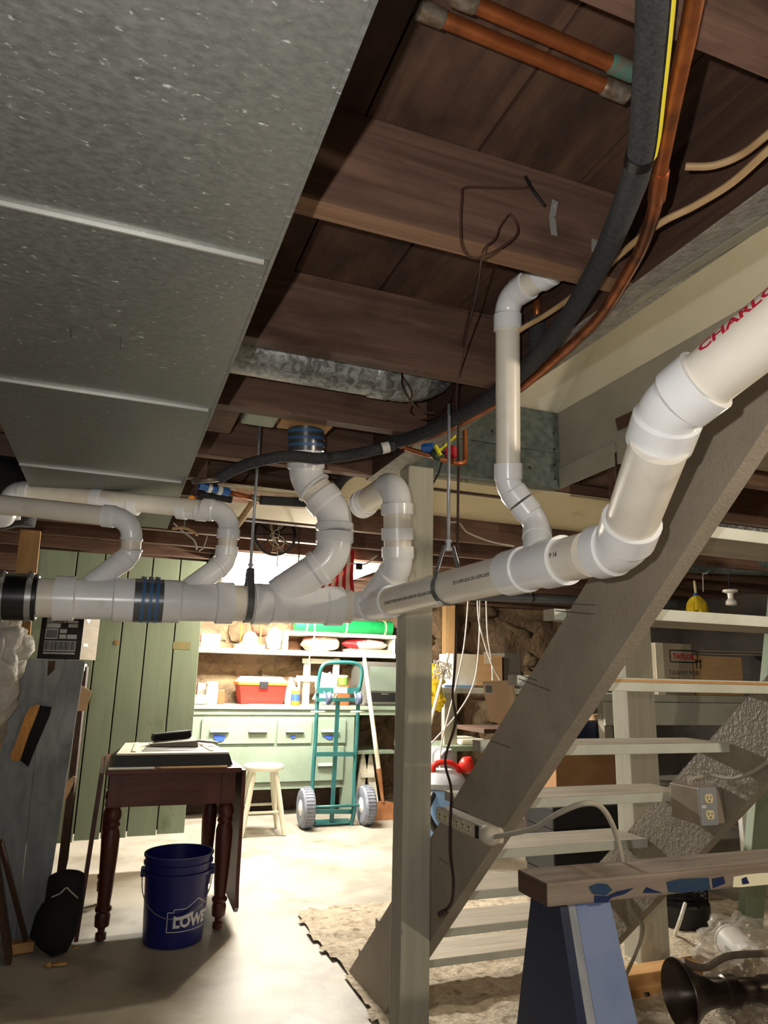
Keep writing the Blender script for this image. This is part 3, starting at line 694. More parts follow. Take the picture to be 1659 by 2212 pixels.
pw = [Vector((1.01,c.y,c.z))+dr*.02, P(1150,1790,'x',1.0), P(1200,1760,'x',.98), P(1260,1736,'x',1.0), P(1300,1745,'x',1.05), P(1330,1800,'x',1.1), P(1347,1880,'x',1.14), P(1360,1960,'x',1.3), P(1385,2025,'x',1.6), (1.75,2.35,.02)]
m = MB(); m.tube(smooth(pw, 8), .0062, 10); m.build('cord', M['cord_beige'], ps)
bx = thing('outlet_box', (1.83,1.85,.78), 'steel outlet box with ivory duplex sockets on the right stringer', 'outlet')
c0 = P(1530,1742,'x',1.795); yb = c0.y
w_, h_ = .052, .108
m = MB(); m.box((c0.x-.03,yb+.004,c0.z-h_/2), (c0.x+.069,yb+.13,c0.z+h_/2), bev=.004); m.build('box', mat('brown_grey_steel_box', hx(142,128,112), hx(158,145,130), sc=(12,12,12), rough=.5, metal=.3), bx)
m = MB(); m.box((c0.x-.034,yb-.003,c0.z-h_/2-.002), (c0.x+.036,yb+.005,c0.z+h_/2+.002), bev=.003); m.build('cover_plate', mat('clear_grey_cover', hx(158,160,164), rough=.3, metal=.2), bx)
for s in (-1, 1):
    cz = c0.z+s*.024
    m = MB(); m.prism([(c0.x+.0165*math.cos(t)*(1), yb-.006, cz+max(-.0135,min(.0135,.0175*math.sin(t)))) for t in [2*math.pi*k/20 for k in range(20)]], (0,.004,0)); so = m.build('socket', M['ivory'], bx)
    m = MB(); m.box((c0.x-.0075,yb-.0068,cz-.001), (c0.x-.0055,yb-.006,cz+.008)); m.box((c0.x+.0055,yb-.0068,cz), (c0.x+.0075,yb-.006,cz+.007)); m.lathe((c0.x,yb-.006,cz-.007), (0,-1,0), [(.0028,0),(.0028,.0008)], 8); m.build('slots', M['ink'], so)
m = MB(); m.box((c0.x-.03,yb-.004,c0.z-.004), (c0.x-.012,yb-.003,c0.z+.004)); m.build('sticker', M['label'], bx)
pc = [Vector((c0.x-.01,yb+.06,c0.z+.05)), Vector((c0.x-.01,yb+.05,c0.z+.075)), P(1530,1675,'x',1.845), P(1580,1682,'x',1.85), P(1620,1670,'x',1.855), P(1659,1645,'x',1.857), P(1720,1600,'x',1.857)]
m = MB(); m.tube(smooth(pc, 8), .006, 10); m.build('cable', M['cord_beige'], bx)
# brown cord hanging from the joists down the stringer
ec = thing('extension_cord', (1.0,2.0,.4), 'brown extension cord hanging from the ceiling with a loose plug', 'cord')
pts = [P(1045,555,'y',1.3), P(1010,700,'y',1.45), P(988,830,'y',1.6), P(990,1000,'y',1.9), P(988,1200,'y',2.0), P(986,1300,'y',2.05), P(984,1420,'y',2.08), P(978,1500,'y',2.1), P(984,1560,'x',1.03), P(962,1640,'x',1.03), P(974,1700,'x',1.025), P(974,1750,'x',.99), P(972,1800,'x',.99), P(973,1850,'x',1.0), P(979,1900,'x',1.015), P(976,1945,'x',1.015), P(962,1968,'x',1.01)]
m = MB(); m.tube(smooth(pts, 8), .0042, 8); m.build('cord', M['cord_brown'], ec)
c = pts[-1]; dd = (P(945,1980,'x',1.0)-c).normalized()
m = MB(); m.beam(c, c+dd*.028, .02, .014, bev=.002); m.beam(c+dd*.008, c+dd*.016, .03, .012); m.build('plug', M['cord_brown'], ec)
m = MB()
for s in (-.005,.005): m.beam(c+dd*.028+Vector((0,0,s)), c+dd*.044+Vector((0,0,s)), .002, .005)
m.build('prongs', mat('brass_prong', hx(190,160,90), rough=.3, metal=.8), ec)
# ---------------------------------------------------------------- sawhorse under the stair
SZ = .80
s0 = P(1190,1907,'z',SZ); sawY0 = s0.y; sawY1 = P(1123,1882,'z',SZ).y+.02; sx0 = s0.x-.01; sx1 = 2.02
sh = thing('sawhorse', (1.2,1.35,0), 'old blue painted wooden sawhorse with a chipped paint-stained top', 'sawhorse')
m = MB(); m.box((sx0,sawY0,SZ-.045), (sx1,sawY1,SZ), bev=.005); tb = m.build('top_beam', [M['sawbeam'], M['header']], sh)
for p in tb.data.polygons: p.material_index = 1 if p.normal.x < -.7 else 0
def flake(px_list, mt):
    m = MB(); m.prism([P(x,y,'y',sawY0-.0005) for x, y in px_list], (0,-.0016,0)); m.build('paint_flake', M[mt], tb)
flake([(1272,1915),(1290,1908),(1312,1910),(1322,1922),(1308,1934),(1280,1930)], 'greenpaint')
flake([(1284,1934),(1310,1936),(1330,1926),(1368,1918),(1350,1930),(1322,1938),(1310,1948),(1284,1950)], 'navy')
flake([(1388,1928),(1396,1916),(1412,1922),(1430,1928)], 'navy')
flake([(1440,1905),(1470,1898),(1530,1896),(1534,1922),(1470,1928),(1444,1926)], 'greenpaint')
flake([(1538,1898),(1562,1893),(1566,1908),(1540,1918)], 'navy')
flake([(1584,1894),(1610,1889),(1640,1886),(1690,1884),(1690,1908),(1640,1912),(1600,1916),(1582,1916)], 'whitepaint')
flake2 = [(1602,1898),(1612,1894),(1618,1908),(1604,1910)]
m = MB(); m.prism([P(x,y,'y',sawY0-.003) for x, y in flake2], (0,-.001,0)); m.build('paint_flake', M['navy'], tb)
for end, xa in ((0, sx0+.075), (1, sx1-.16)):
    xb = xa+.085
    yf, yk = sawY0+.0, sawY1
    # front and rear legs, splayed
    m = MB(); m.hexa([(xa+.0,yf-.20,0),(xb+.03,yf-.20,0),(xb+.03,yf-.165,0),(xa+.0,yf-.165,0),(xa,yf+.012,SZ-.046),(xb,yf+.012,SZ-.046),(xb,yf+.045,SZ-.046),(xa,yf+.045,SZ-.046)]); m.build('leg', M['lightblue'], sh)
    m = MB(); m.hexa([(xa-.021,yf-.20,0),(xa-.001,yf-.20,0),(xa-.001,yf-.165,0),(xa-.021,yf-.165,0),(xa-.021,yf+.012,SZ-.046),(xa-.001,yf+.012,SZ-.046),(xa-.001,yf+.045,SZ-.046),(xa-.021,yf+.045,SZ-.046)]); m.build('bare_edge', M['greywood'], sh)
    m = MB(); m.hexa([(xa+.0,yk+.165,0),(xb+.03,yk+.165,0),(xb+.03,yk+.20,0),(xa+.0,yk+.20,0),(xa,yk-.045,SZ-.046),(xb,yk-.045,SZ-.046),(xb,yk-.012,SZ-.046),(xa,yk-.012,SZ-.046)]); m.build('leg', M['bluepaint'], sh)
    xp = xa-.043 if end == 0 else xb+.03
    m = MB(); m.prism([(xp,yf+.004,SZ-.047), (xp,yf-.16,.10), (xp,yk+.16,.10), (xp,yk-.004,SZ-.047)], (.02,0,0)); m.build('end_panel', M['bluepaint'], sh)
m = MB(); m.box((sx0+.06,sawY0-.02,.10), (sx0+.09,sawY1+.06,.16)); m.build('brace', M['lumber_x'], sh)
# ---------------------------------------------------------------- water pipes, cables and wires under the joists
hp = thing('insulated_pipe', (.7,1.2,1.86), 'black foam insulated water pipe curving under the joists with a yellow stripe', 'pipe')
zf = 1.929
fp = [P(1425,-260,'z',zf), P(1415,0,'z',zf), P(1400,200,'z',zf), P(1386,330,'z',zf), P(1352,440,'z',zf), P(1296,570,'z',zf), P(1225,690,'z',zf), P(1150,782,'z',zf), P(1060,858,'z',zf), P(960,916,'z',zf), P(890,945,'z',zf), P(845,957,'z',zf)]
sp_ = smooth(fp, 8); m = MB(); m.tube(sp_, [.0205+.0008*noise.noise(Vector((i*.4,0,0))) for i in range(len(sp_))], 18); m.build('foam_sleeve', M['foam'], hp)
# stripe along the sleeve facing right and down
def stripe(path, r, a0, a1, side, mt, parent, name):
    vs = []; fs = []
    for i, p in enumerate(path):
        t = (path[min(i+1,len(path)-1)]-path[max(i-1,0)]).normalized(); rt_ = t.cross(Vector((0,0,1))).normalized()*side; dn = Vector((0,0,-1))
        for a in (a0, (a0+a1)/2, a1): vs.append(p+(rt_*math.cos(a)+dn*math.sin(a))*r)
    for i in range(len(path)-1):
        for j in range(2): fs.append((i*3+j, i*3+j+1, (i+1)*3+j+1, (i+1)*3+j))
    m = MB(); m.add(vs, fs, True); return m.build(name, M[mt], parent)
stripe(sp_[:25], .0221, .12, .8, 1, 'yellow', hp, 'yellow_stripe')
m = MB(); c = P(1386,330,'z',zf); c2 = P(1380,350,'z',zf); m.tube([c, c2], .0216, 18); m.build('sleeve_joint', M['black_rubber'], hp)
cp = thing('copper_pipe', (.75,1.2,1.88), 'long copper water pipe running beside the insulated pipe', 'pipe')
zc = 1.937
cpp = [P(1530,-240,'z',zc), P(1500,0,'z',zc), P(1455,220,'z',zc), P(1424,380,'z',zc), P(1418,430,'z',zc), P(1392,520,'z',zc), P(1350,600,'z',zc), P(1290,690,'z',zc), P(1200,775,'z',zc), P(1110,848,'z',zc), P(1010,906,'z',zc), P(930,942,'z',zc), P(865,963,'z',zc)]
m = MB(); m.tube(smooth(cpp, 7), .0112, 14); m.build('tube', M['copper'], cp)
for y0, y1, x in ((368,432,1421),):
    m = MB(); a, b = P(1426,368,'z',zc), P(1418,432,'z',zc); m.tube([a, a.lerp(b,.05), b.lerp(a,.05), b], [.0125,.014,.014,.0125], 14); m.build('coupling', M['copper'], cp)
a = P(985,920,'z',1.90); b_ = P(1000,990,'y',a.y+.02); 
m = MB(); m.tube([P(1005,912,'y',1.9), P(1005,985,'y',1.9)], .0085, 10); m.tube(smooth([P(1005,985,'y',1.9), P(1003,998,'y',1.9), P(985,1000,'y',1.9), P(955,992,'y',1.92), P(875,968,'y',1.98)], 5), .0085, 10); m.build('drop_leg', M['copper'], cp)
v = MB(); v.tube([P(930,978,'y',1.93), P(975,990,'y',1.92)], .014, 10); v.blob(P(945,983,'y',1.925), (.02,.018,.022), 2, .3); v.build('valve_body', M['greenvalve'], cp)
c = P(975,978,'y',1.91); v = MB(); v.lathe(c, (-.3,-1,0), [(.004,-.02),(.004,0),(.022,.0),(.024,.006),(.022,.012),(.008,.014)], 12); v.build('red_valve_wheel', M['redvalve'], cp)
v = MB(); v.beam(P(945,978,'y',1.9), P(985,942,'y',1.88), .012, .006); v.beam(P(940,962,'y',1.9), P(952,984,'y',1.9), .014, .006); v.build('yellow_lever', M['yellow'], cp)
v = MB(); v.lathe(P(925,968,'y',1.94), (.8,-.6,0), [(.012,-.02),(.016,-.015),(.016,.015),(.012,.02)], 10); v.build('blue_valve_cap', M['bluepex'], cp)
# two copper stubs with soldered ends
def stub(a, b, lab, cap0, cap1):
    t = thing('copper_stub', (a+b)/2-Vector((0,0,.02)), lab, 'pipe'); d = (b-a).normalized()
    m = MB(); m.tube([a, b], .0112, 14); m.build('tube', M['copper'], t)
    m = MB(); m.tube([a-d*.004, a, a+d*.035, a+d*.038], [.009,.0135,.0135,.0115], 14); m.build('end_cap', M[cap0], t)
    m = MB(); m.tube([b-d*.045, b-d*.04, b, b+d*.004], [.0115,.0138,.0138,.01], 14); m.build('coupling', M[cap1], t)
stub(P(905,20,'z',2.08), P(1352,205,'z',2.08), 'lower capped copper pipe stub between the joists', 'solder', 'solder')
stub(P(975,-12,'z',2.085), P(1368,158,'z',2.085), 'upper copper pipe stub with green corroded coupling between the joists', 'solder', 'verdigris')
# electrical cable pair at the right
def cable(name, pts, r, mt, lab, n=8, cat='cable', group=None):
    m = MB(); m.tube(smooth(pts, n), r, 8); return prop(m.build(name, M[mt], None), lab, cat, group)
cable('electrical_cable', [P(1760,240,'z',1.943), P(1659,325,'z',1.943), P(1580,395,'z',1.943), P(1500,445,'z',1.943), P(1430,480,'z',1.943), P(1365,528,'z',1.95), P(1250,630,'z',1.975), P(1180,680,'z',1.985), P(1125,712,'z',1.985), P(1075,752,'z',1.96)], .006, 'romex', 'tan electrical cable running under the trimmer beside the copper pipe')
cable('electrical_cable', [P(1740,220,'z',1.98), P(1659,290,'z',1.985), P(1600,335,'z',1.99), P(1540,358,'z',1.995), P(1480,360,'z',2.0)], .006, 'romex', 'short tan electrical cable end at the upper right corner')
# small insulated drop behind the riser
t = thing('pipe_drop', P(1160,770,'y',1.3), 'short vertical pipe with black foam sleeve beside the white riser', 'pipe')
m = MB(); m.tube([P(1160,635,'y',1.3), P(1160,690,'y',1.3)], .0095, 10); m.build('tube', M['copper'], t)
m = MB(); m.tube([P(1160,688,'y',1.3), P(1162,775,'y',1.3)], .021, 14); m.build('foam_sleeve', M['foam'], t)
# thinner insulated run towards the duct
yb = 2.05
t = thing('insulated_pipe', P(600,1000,'y',yb), 'thin black foam pipe sagging below the joists in front of the big bend', 'pipe')
q = smooth([P(852,962,'y',1.98), P(800,974,'y',2.0), P(740,985,'y',yb), P(690,990,'y',yb), P(630,985,'y',yb), P(570,993,'y',yb), P(510,1012,'y',2.1), P(470,1035,'y',2.12)], 8)
m = MB(); m.tube(q, .0175, 14); s = m.build('foam_sleeve', M['foam'], t)
m = MB(); m.tube([P(840,965,'y',1.98), P(824,969,'y',1.985)], .0182, 14); m.build('sticker', M['label'], s)
m = MB(); m.tube([P(472,1034,'y',2.12), P(415,1040,'y',2.16)], .009, 10); m.build('tube', M['solder'], t)
t = thing('insulated_pipe', P(760,1060,'y',2.75), 'black foam pipe dropping behind the big white bend', 'pipe')
m = MB(); m.tube(smooth([P(860,985,'y',2.5), P(800,1005,'y',2.6), P(765,1018,'y',2.7), P(740,1035,'y',2.78), P(722,1062,'y',2.84), P(712,1090,'y',2.9)], 6), .022, 12); m.build('foam_sleeve', M['foam'], t)
t = thing('insulated_pipe', P(600,1080,'y',2.9), 'short straight black foam pipe with metal end under the stained panel', 'pipe')
m = MB(); m.tube([P(562,1080,'y',2.9), P(660,1086,'y',2.9)], .02, 12); m.build('foam_sleeve', M['foam'], t)
m = MB(); m.tube([P(540,1073,'y',2.9), P(566,1081,'y',2.9)], .013, 10); m.build('tube', M['solder'], t)
t = thing('pipe_manifold', P(470,1075,'y',2.85), 'blue and brass pipe fittings by the duct corner', 'fitting')
m = MB(); m.tube([P(430,1048,'y',2.85), P(495,1064,'y',2.88)], .017, 12); m.build('blue_pipe', M['bluepex'], t)
for x, y in ((452,1054),(474,1059)):
    m = MB(); m.tube([P(x-4,y-1,'y',2.86), P(x+4,y+1,'y',2.865)], .02, 12); m.build('ring', M['whiteplastic'], t)
m = MB(); m.tube([P(495,1064,'y',2.88), P(545,1076,'y',2.9)], .011, 10); m.build('copper_tail', M['copper'], t)
m = MB(); m.tube([P(428,1065,'y',2.95), P(500,1080,'y',2.97)], .016, 10); m.build('lower_pipe', M['foam'], t)
m = MB(); m.lathe(P(413,1078,'y',2.6), (0,-1,0), [(.004,-.01),(.014,0),(.012,.012),(.004,.016)], 8); m.build('orange_knob', M['orangeplastic'], t)
cable('metal_conduit', [P(548,1084,'y',3.0), P(530,1110,'y',3.15), P(508,1140,'y',3.3)], .017, 'romex', 'pale foam covered pipe slanting down left of the spoked wheel', 6, 'pipe')
# rusty wires and bracket on the near joist
cable('rusty_wire', [P(1135,380,'y',.975), P(1142,403,'y',.972), P(1080,406,'y',.972), P(1006,405,'y',.97), P(998,425,'y',.965), P(995,480,'y',.965), P(998,530,'y',.96), P(1012,552,'y',.955), P(1040,556,'y',.95), P(1090,530,'y',.955), P(1117,505,'y',.96), P(1115,480,'y',.965), P(1100,460,'y',.965)], .0022, 'rust', 'dark rusty wire loop nailed to the near joist', 6, 'wire')
cable('rusty_wire', [P(1100,462,'y',.968), P(1080,490,'y',.966), P(1070,515,'y',.96), P(1048,535,'y',.955), P(1040,560,'y',.95), P(1032,620,'y',1.1), P(1010,720,'y',1.3), P(992,815,'y',1.5)], .0018, 'rust', 'thin rusty wire trailing down from the near joist', 6, 'wire')
cable('bent_nail', [P(1135,382,'y',.97), P(1150,410,'y',.955), P(1176,444,'y',.95)], .0028, 'ink', 'black bent nail sticking out of the near joist', 4, 'nail')
m = MB()
for a, b in (((1199,434),(1193,468)), ((1193,468),(1197,508))):
    m.beam(P(*a,'y',.975), P(*b,'y',.975), .013, .002, up=(0,-1,0))
m.lathe(P(1199,444,'y',.9738), (0,-1,0), [(.0025,0),(.0025,.0012)], 8)
prop(m.build('metal_bracket', M['cleat'], None), 'small bent metal strap bracket on the near joist', 'bracket')
m = MB(); m.beam(P(1284,518,'y',.977), P(1284,545,'y',.977), .012, .002, up=(0,-1,0)); prop(m.build('metal_bracket', M['cleat'], None), 'tiny metal plate on the near joist beside the insulated pipe', 'bracket')
# wire ends around the elbow of the branch duct
cable('loose_cable', [P(868,805,'y',1.66), P(872,840,'y',1.64), P(900,880,'y',1.66), P(940,892,'y',1.7), P(970,870,'y',1.72), P(985,825,'y',1.74)], .003, 'cord_brown', 'thin brown cable looping below the branch duct elbow')
cable('loose_cable', [P(865,805,'y',1.68), P(890,850,'y',1.66), P(880,885,'y',1.7), P(920,905,'y',1.76), P(980,880,'y',1.8)], .0025, 'rust', 'thin dark cable hanging behind the branch duct elbow')
# boards wedged above the pipes by the duct
m = MB(); m.box((.1,2.06,2.0), (.3,2.36,2.03), bev=.004); prop(m.build('scrap_board', M['joist'], None), 'brown scrap board wedged above the pipes near the duct corner', 'board')
m = MB(); m.box((.31,2.06,1.985), (.42,2.2,2.02), bev=.01); prop(m.build('scrap_board', M['sagebench'], None), 'pale green rounded scrap board behind the dark joist', 'board')
m = MB(); m.box((.43,2.1,1.99), (.6,2.2,2.02), bev=.003); prop(m.build('scrap_board', M['lumber_x'], None), 'yellow pine scrap block behind the dark joist', 'board')
# background cables seen behind the hanger
cable('loose_cable', [Vector((P(930,1140,'y',3.56).x-.05,3.545,1.949)), P(930,1140,'y',3.56), P(985,1128,'y',3.5), P(1010,1150,'y',3.4), P(1060,1170,'y',3.3), P(1110,1180,'y',3.2)], .005, 'cord_white', 'pale cable sagging behind the threaded rod')
cable('loose_cable', [P(955,995,'y',2.45), P(948,1020,'y',2.46), P(935,1045,'y',2.48), P(928,1054,'y',2.5)], .004, 'ink', 'short black cable below the green valve')
for k, (x0, x1, x2) in enumerate(((1012,1005,975), (1036,1034,1010), (1030,1050,1078), (1050,1056,1066))):
    ends = [[P(1012,1285,'y',4.94), P(1003,1390,'y',4.94), P(985,1480,'y',4.94), P(955,1600,'y',4.94), P(950,1660,'y',4.94)],
            [P(1037,1285,'y',4.945), P(1034,1400,'y',4.945), P(1022,1480,'y',4.945), P(985,1545,'y',4.945), P(930,1608,'y',4.945)],
            [P(1031,1285,'y',4.935), P(1036,1350,'y',4.935), P(1060,1430,'y',4.935), P(1080,1470,'y',4.935)],
            [P(1050,1285,'y',4.94), P(1053,1370,'y',4.94), P(1062,1430,'y',4.94), P(1064,1470,'y',4.94)]][k]
    ends = [Vector((ends[0].x,ends[0].y,1.949))]+ends
    cable('hanging_cable', ends, .006, 'cord_white', ['long white cable hanging straight down left of the tan boxes', 'white cable swinging down left across the other hanging cables', 'white cable slanting right in front of the tan box', 'rightmost of the thin white cables hanging before the tan box'][k], 6, 'cable', 'thin white cables hanging beside the stair')
# ---------------------------------------------------------------- sage green plank door on the left
DYp = 4.93
door = thing('plank_door', (0,DYp,.19), 'sage green plank door with a gap under its boards', 'door')
edges = [60, 128, 187, 245, 310, 366, 398]
bots = [1824, 1822, 1815, 1811, 1806, 1801, 1799]
xe = [P(40,1815,'y',DYp).x, P(152,1815,'y',DYp).x, P(197,1815,'y',DYp).x, P(220,1815,'y',DYp).x]
topx = [0, 128, 200, 265, 330, 388, 443]   # columns at picture height 1180
botx = [-20, 92, 158, 215, 272, 337, 398]
for i in range(6):
    xa = P(botx[i],1810,'y',DYp).x; xb = P(botx[i+1],1810,'y',DYp).x; zb = P((botx[i]+botx[i+1])/2, bots[i], 'y', DYp).z
    m = MB(); m.box((xa+.004,DYp,zb), (xb-.004,DYp+.025,1.93), bev=.003); pl = m.build('plank', M['sage'], door)
m = MB(); m.box((P(0,1810,'y',DYp).x,DYp+.0255,P(300,1800,'y',DYp).z+.01), (P(394,1810,'y',DYp).x,DYp+.0268,1.93)); m.build('light_stop', M['header'], door)  # dark sheet added to stop light showing between the planks
for z in (.55,1.5):
    m = MB(); m.box((P(0,1810,'y',DYp).x,DYp+.027,z), (P(396,1810,'y',DYp).x,DYp+.05,z+.11)); m.build('ledge', M['sage'], door)
m = MB(); m.lathe(P(252,1388,'y',DYp-.001), (0,-1,0), [(.016,0),(.016,.002),(.006,.003)], 12); m.build('bare_knot', mat('bare_wood_knot', hx(176,140,96), rough=.8), door)
m = MB(); m.box((P(374,1390,'y',DYp).x,DYp-.002,P(374,1402,'y',DYp).z), (P(412,1390,'y',DYp).x,DYp,P(374,1386,'y',DYp).z)); m.build('glue_stain', mat('ochre_glue_stain', hx(160,146,96), hx(140,150,116), sc=(20,20,20), rough=.8), door)
m = MB(); m.tube(smooth([P(46,1372,'y',DYp-.02), P(42,1385,'y',DYp-.02), P(41,1400,'y',DYp-.02), P(36,1408,'y',DYp-.02), P(28,1408,'y',DYp-.02)],4), .006, 8); m.build('hook', M['rust'], door)
# header board above the door
m = MB(); m.beam(P(220,1160,'y',4.86), P(470,1186,'y',4.86), .04, .07); prop(m.build('header_board', M['joist'], None), 'brown board spanning above the sage plank door', 'board')
# pale lumber board at the left
m = MB(); m.prism([P(44,1143,'y',4.2), P(88,1147,'y',4.2), P(66,1356,'y',4.2)*1, Vector((P(0,1800,'y',4.2).x+.08,4.2,0)), Vector((P(0,1800,'y',4.2).x-.04,4.2,0)), P(20,1350,'y',4.2)], (0,.03,0)); prop(m.build('lumber_board', M['lumber'], None), 'pale new lumber board standing left of the green door', 'board')
m = MB(); m.prism([P(30,1350,'y',4.6), P(33,1350,'y',4.6), Vector((P(0,1800,'y',4.6).x,4.6,0)), Vector((P(0,1800,'y',4.6).x-.012,4.6,0))], (0,.02,0)); prop(m.build('orange_rod', M['orangeplastic'], None), 'thin orange strip left of the barcode carton', 'strip')
# plaster covered stone at the left edge
m = MB(); m.blob(P(-40,1420,'y',3.3), (.16,.14,.22), 4, .4, 3, 4); m.blob(P(-60,1520,'y',3.4), (.14,.14,.18), 6, .4, 3, 3); prop(m.build('plaster_lump', M['plaster'], None), 'rough white plaster lump at the left edge of the picture', 'plaster')
m = MB(); m.blob(P(-5,1060,'y',2.9), (.17,.2,.14), 9, .3, 2, 3); prop(m.build('wrapped_duct', M['blackcloth'], None), 'dark cloth wrapped bundle beside the duct at the left edge', 'bundle')
# grey plank panel with brush and carton
PY = 3.45
pn = thing('plank_panel', P(80,2030,'z',0), 'leaning grey painted plank panel with a hanging brush at the left', 'panel')
yb = P(95,2034,'z',0).y
def pp(x, y):  # on the panel plane, leaning from PY at the top to yb at the floor
    k = (y-1425)/(2034-1425); return P(x, y, 'y', PY+(yb-PY)*k)
for a, b, c, d in (((28,1422),(99,1424),(33,2032),(-55,2026)), ((101,1424),(184,1428),(88,2034),(34,2032))):
    m = MB(); m.prism([pp(*a), pp(*b), pp(*c), pp(*d)], (0,.022,0)); m.build('plank', M['greywood'], pn)
m = MB(); m.prism([pp(104,1428), pp(120,1428), pp(118,1446), pp(102,1462)], (0,-.002,0)); m.build('broken_corner', M['header'], pn)
m = MB(); m.prism([P(178,1440,'y',3.6), P(188,1440,'y',3.6), P(140,1890,'y',3.8), P(122,1890,'y',3.8)], (0,.3,0)); m.build('side_board', M['header'], pn)
m = MB(); m.box((P(5,1440,'y',3.6).x,3.5,P(5,1430,'y',3.6).z-.03), (P(184,1440,'y',3.6).x,3.85,P(100,1430,'y',3.6).z-.004)); m.build('top_board', M['whiteplastic'], pn)
m = MB(); m.prism([P(172,1478,'y',3.6), P(198,1494,'y',3.6), P(186,1536,'y',3.6), P(168,1536,'y',3.6)], (0,.02,0)); prop(m.build('torn_cardboard', M['cardboard'], None), 'upper torn cardboard corner sticking out behind the grey plank panel', 'cardboard')
m = MB(); m.prism([P(160,1675,'y',3.7), P(164,1680,'y',3.7), P(150,1712,'y',3.7), P(138,1735,'y',3.7), P(142,1690,'y',3.7)], (0,.02,0)); prop(m.build('torn_cardboard', M['cardboard'], None), 'lower torn cardboard scrap sticking out behind the grey plank panel', 'cardboard')
br = thing('hand_brush', pp(68,1640), 'amber wooden counter brush with black bristles hanging on the grey planks', 'brush')
bk = lambda x, y, o: pp(x, y)+Vector((0,-o,0))
hp_ = [(88,1522),(80,1522),(66,1528),(56,1545),(42,1585),(32,1612),(24,1628),(26,1640),(40,1644),(46,1638),(62,1590),(80,1545)]
m = MB(); m.prism([bk(x,y,.004) for x, y in hp_], (0,-.022,0)); m.build('handle', M['brushwood'], br)
m = MB(); m.prism([bk(x,y,.006) for x, y in ((88,1524),(112,1527),(108,1545),(80,1610),(62,1655),(44,1640),(62,1592))], (0,-.018,0)); m.build('bristles', M['bristle'], br)
# carton with barcode label
ct = thing('carton', P(128,1420,'y',3.6), 'dark carton with a white barcode label on top of the grey plank panel', 'box', rot=(0,0,-.33))
cy_ = 3.62
cq = [P(66,1420,'y',cy_), P(168,1421,'y',cy_), P(180,1326,'y',cy_), P(78,1318,'y',cy_)]
zb = pp(100,1424).z+.004
x0_, x1_ = P(72,1418,'y',cy_).x, P(172,1420,'y',cy_).x
m = MB(); m.box((x0_,cy_,zb), (x1_,cy_+.20,zb+.27)); o = m.build('body', [M['card_dark'], M['card_grey']], ct)
for p in o.data.polygons:
    if p.normal.x > .7: p.material_index = 1
m = MB(); m.box((x0_+.03,cy_-.0015,zb+.03), (x1_-.03,cy_,zb+.19)); m.build('label', M['card_dark'], ct)
lw = x1_-x0_-.05
def lrow(z, h, x=0., w_=1.): 
    m.box((x0_+.025+lw*x, cy_-.0026, zb+z), (x0_+.025+lw*(x+w_), cy_-.001, zb+z+h))
m = MB(); lrow(.165,.024,0,.62); lrow(.165,.01,.66,.34); lrow(.142,.02,0,.45); lrow(.145,.016,.7,.3); lrow(.09,.048,0,.4); lrow(.092,.02,.45,.22); lrow(.092,.02,.7,.3); lrow(.118,.018,.45,.22); lrow(.035,.048,0,1); lrow(.022,.008,0,1); m.build('label_print', M['label'], ct)
m = MB(); random.seed(5); x = .02
while x < .97:
    w_ = random.choice((.008,.014,.02)); m.box((x0_+.025+lw*x, cy_-.0034, zb+.04), (x0_+.025+lw*(x+w_), cy_-.0025, zb+.08)); x += w_+random.choice((.008,.014,.02))
x = .04
while x < .36:
    w_ = random.choice((.01,.016)); m.box((x0_+.025+lw*x, cy_-.0034, zb+.096), (x0_+.025+lw*(x+w_), cy_-.0025, zb+.132)); x += w_+.012
m.build('barcode', M['ink'], ct)
text_flat('26828', .022, (x0_+.025+lw*.2, cy_-.0027, zb+.168), (1,0,0), (0,0,1), M['ink'], ct, .0006)
m = MB(); m.box((x1_,cy_+.02,zb+.06), (x1_+.0012,cy_+.08,zb+.075)); m.lathe((x1_,cy_+.05,zb+.2), (1,0,0), [(.03,0),(.03,.0012)], 16); m.build('side_print', M['label'], ct)
# dark rolled bag on the floor
bg = thing('rolled_bag', P(130,2050,'z',0), 'black rolled cloth bag tied with string standing on the floor', 'bag')
by = P(130,2055,'z',0).y
c = [P(128,2062,'z',.0), P(122,2000,'y',by), P(138,1950,'y',by+.02), P(143,1900,'y',by+.03), P(145,1878,'y',by+.04)]
m = MB(); m.tube(smooth(c,5), [.03,.05,.07,.085,.09,.09,.09,.088,.085,.083,.082,.08,.079,.078,.077,.076,.075,.072,.06,.045,.01], 18); m.build('body', M['blackcloth'], bg)
m = MB(); m.blob(P(103,1998,'y',by), (.07,.06,.09), 3, .3, 2, 2); m.build('flap', M['blackcloth'], bg)
m = MB(); m.tube(smooth([P(112,1938,'y',by-.06), P(130,1930,'y',by-.075), P(143,1918,'y',by-.075), P(152,1925,'y',by-.075), P(168,1940,'y',by-.05)],5), .003, 6); m.build('string', M['cord_white'], bg)
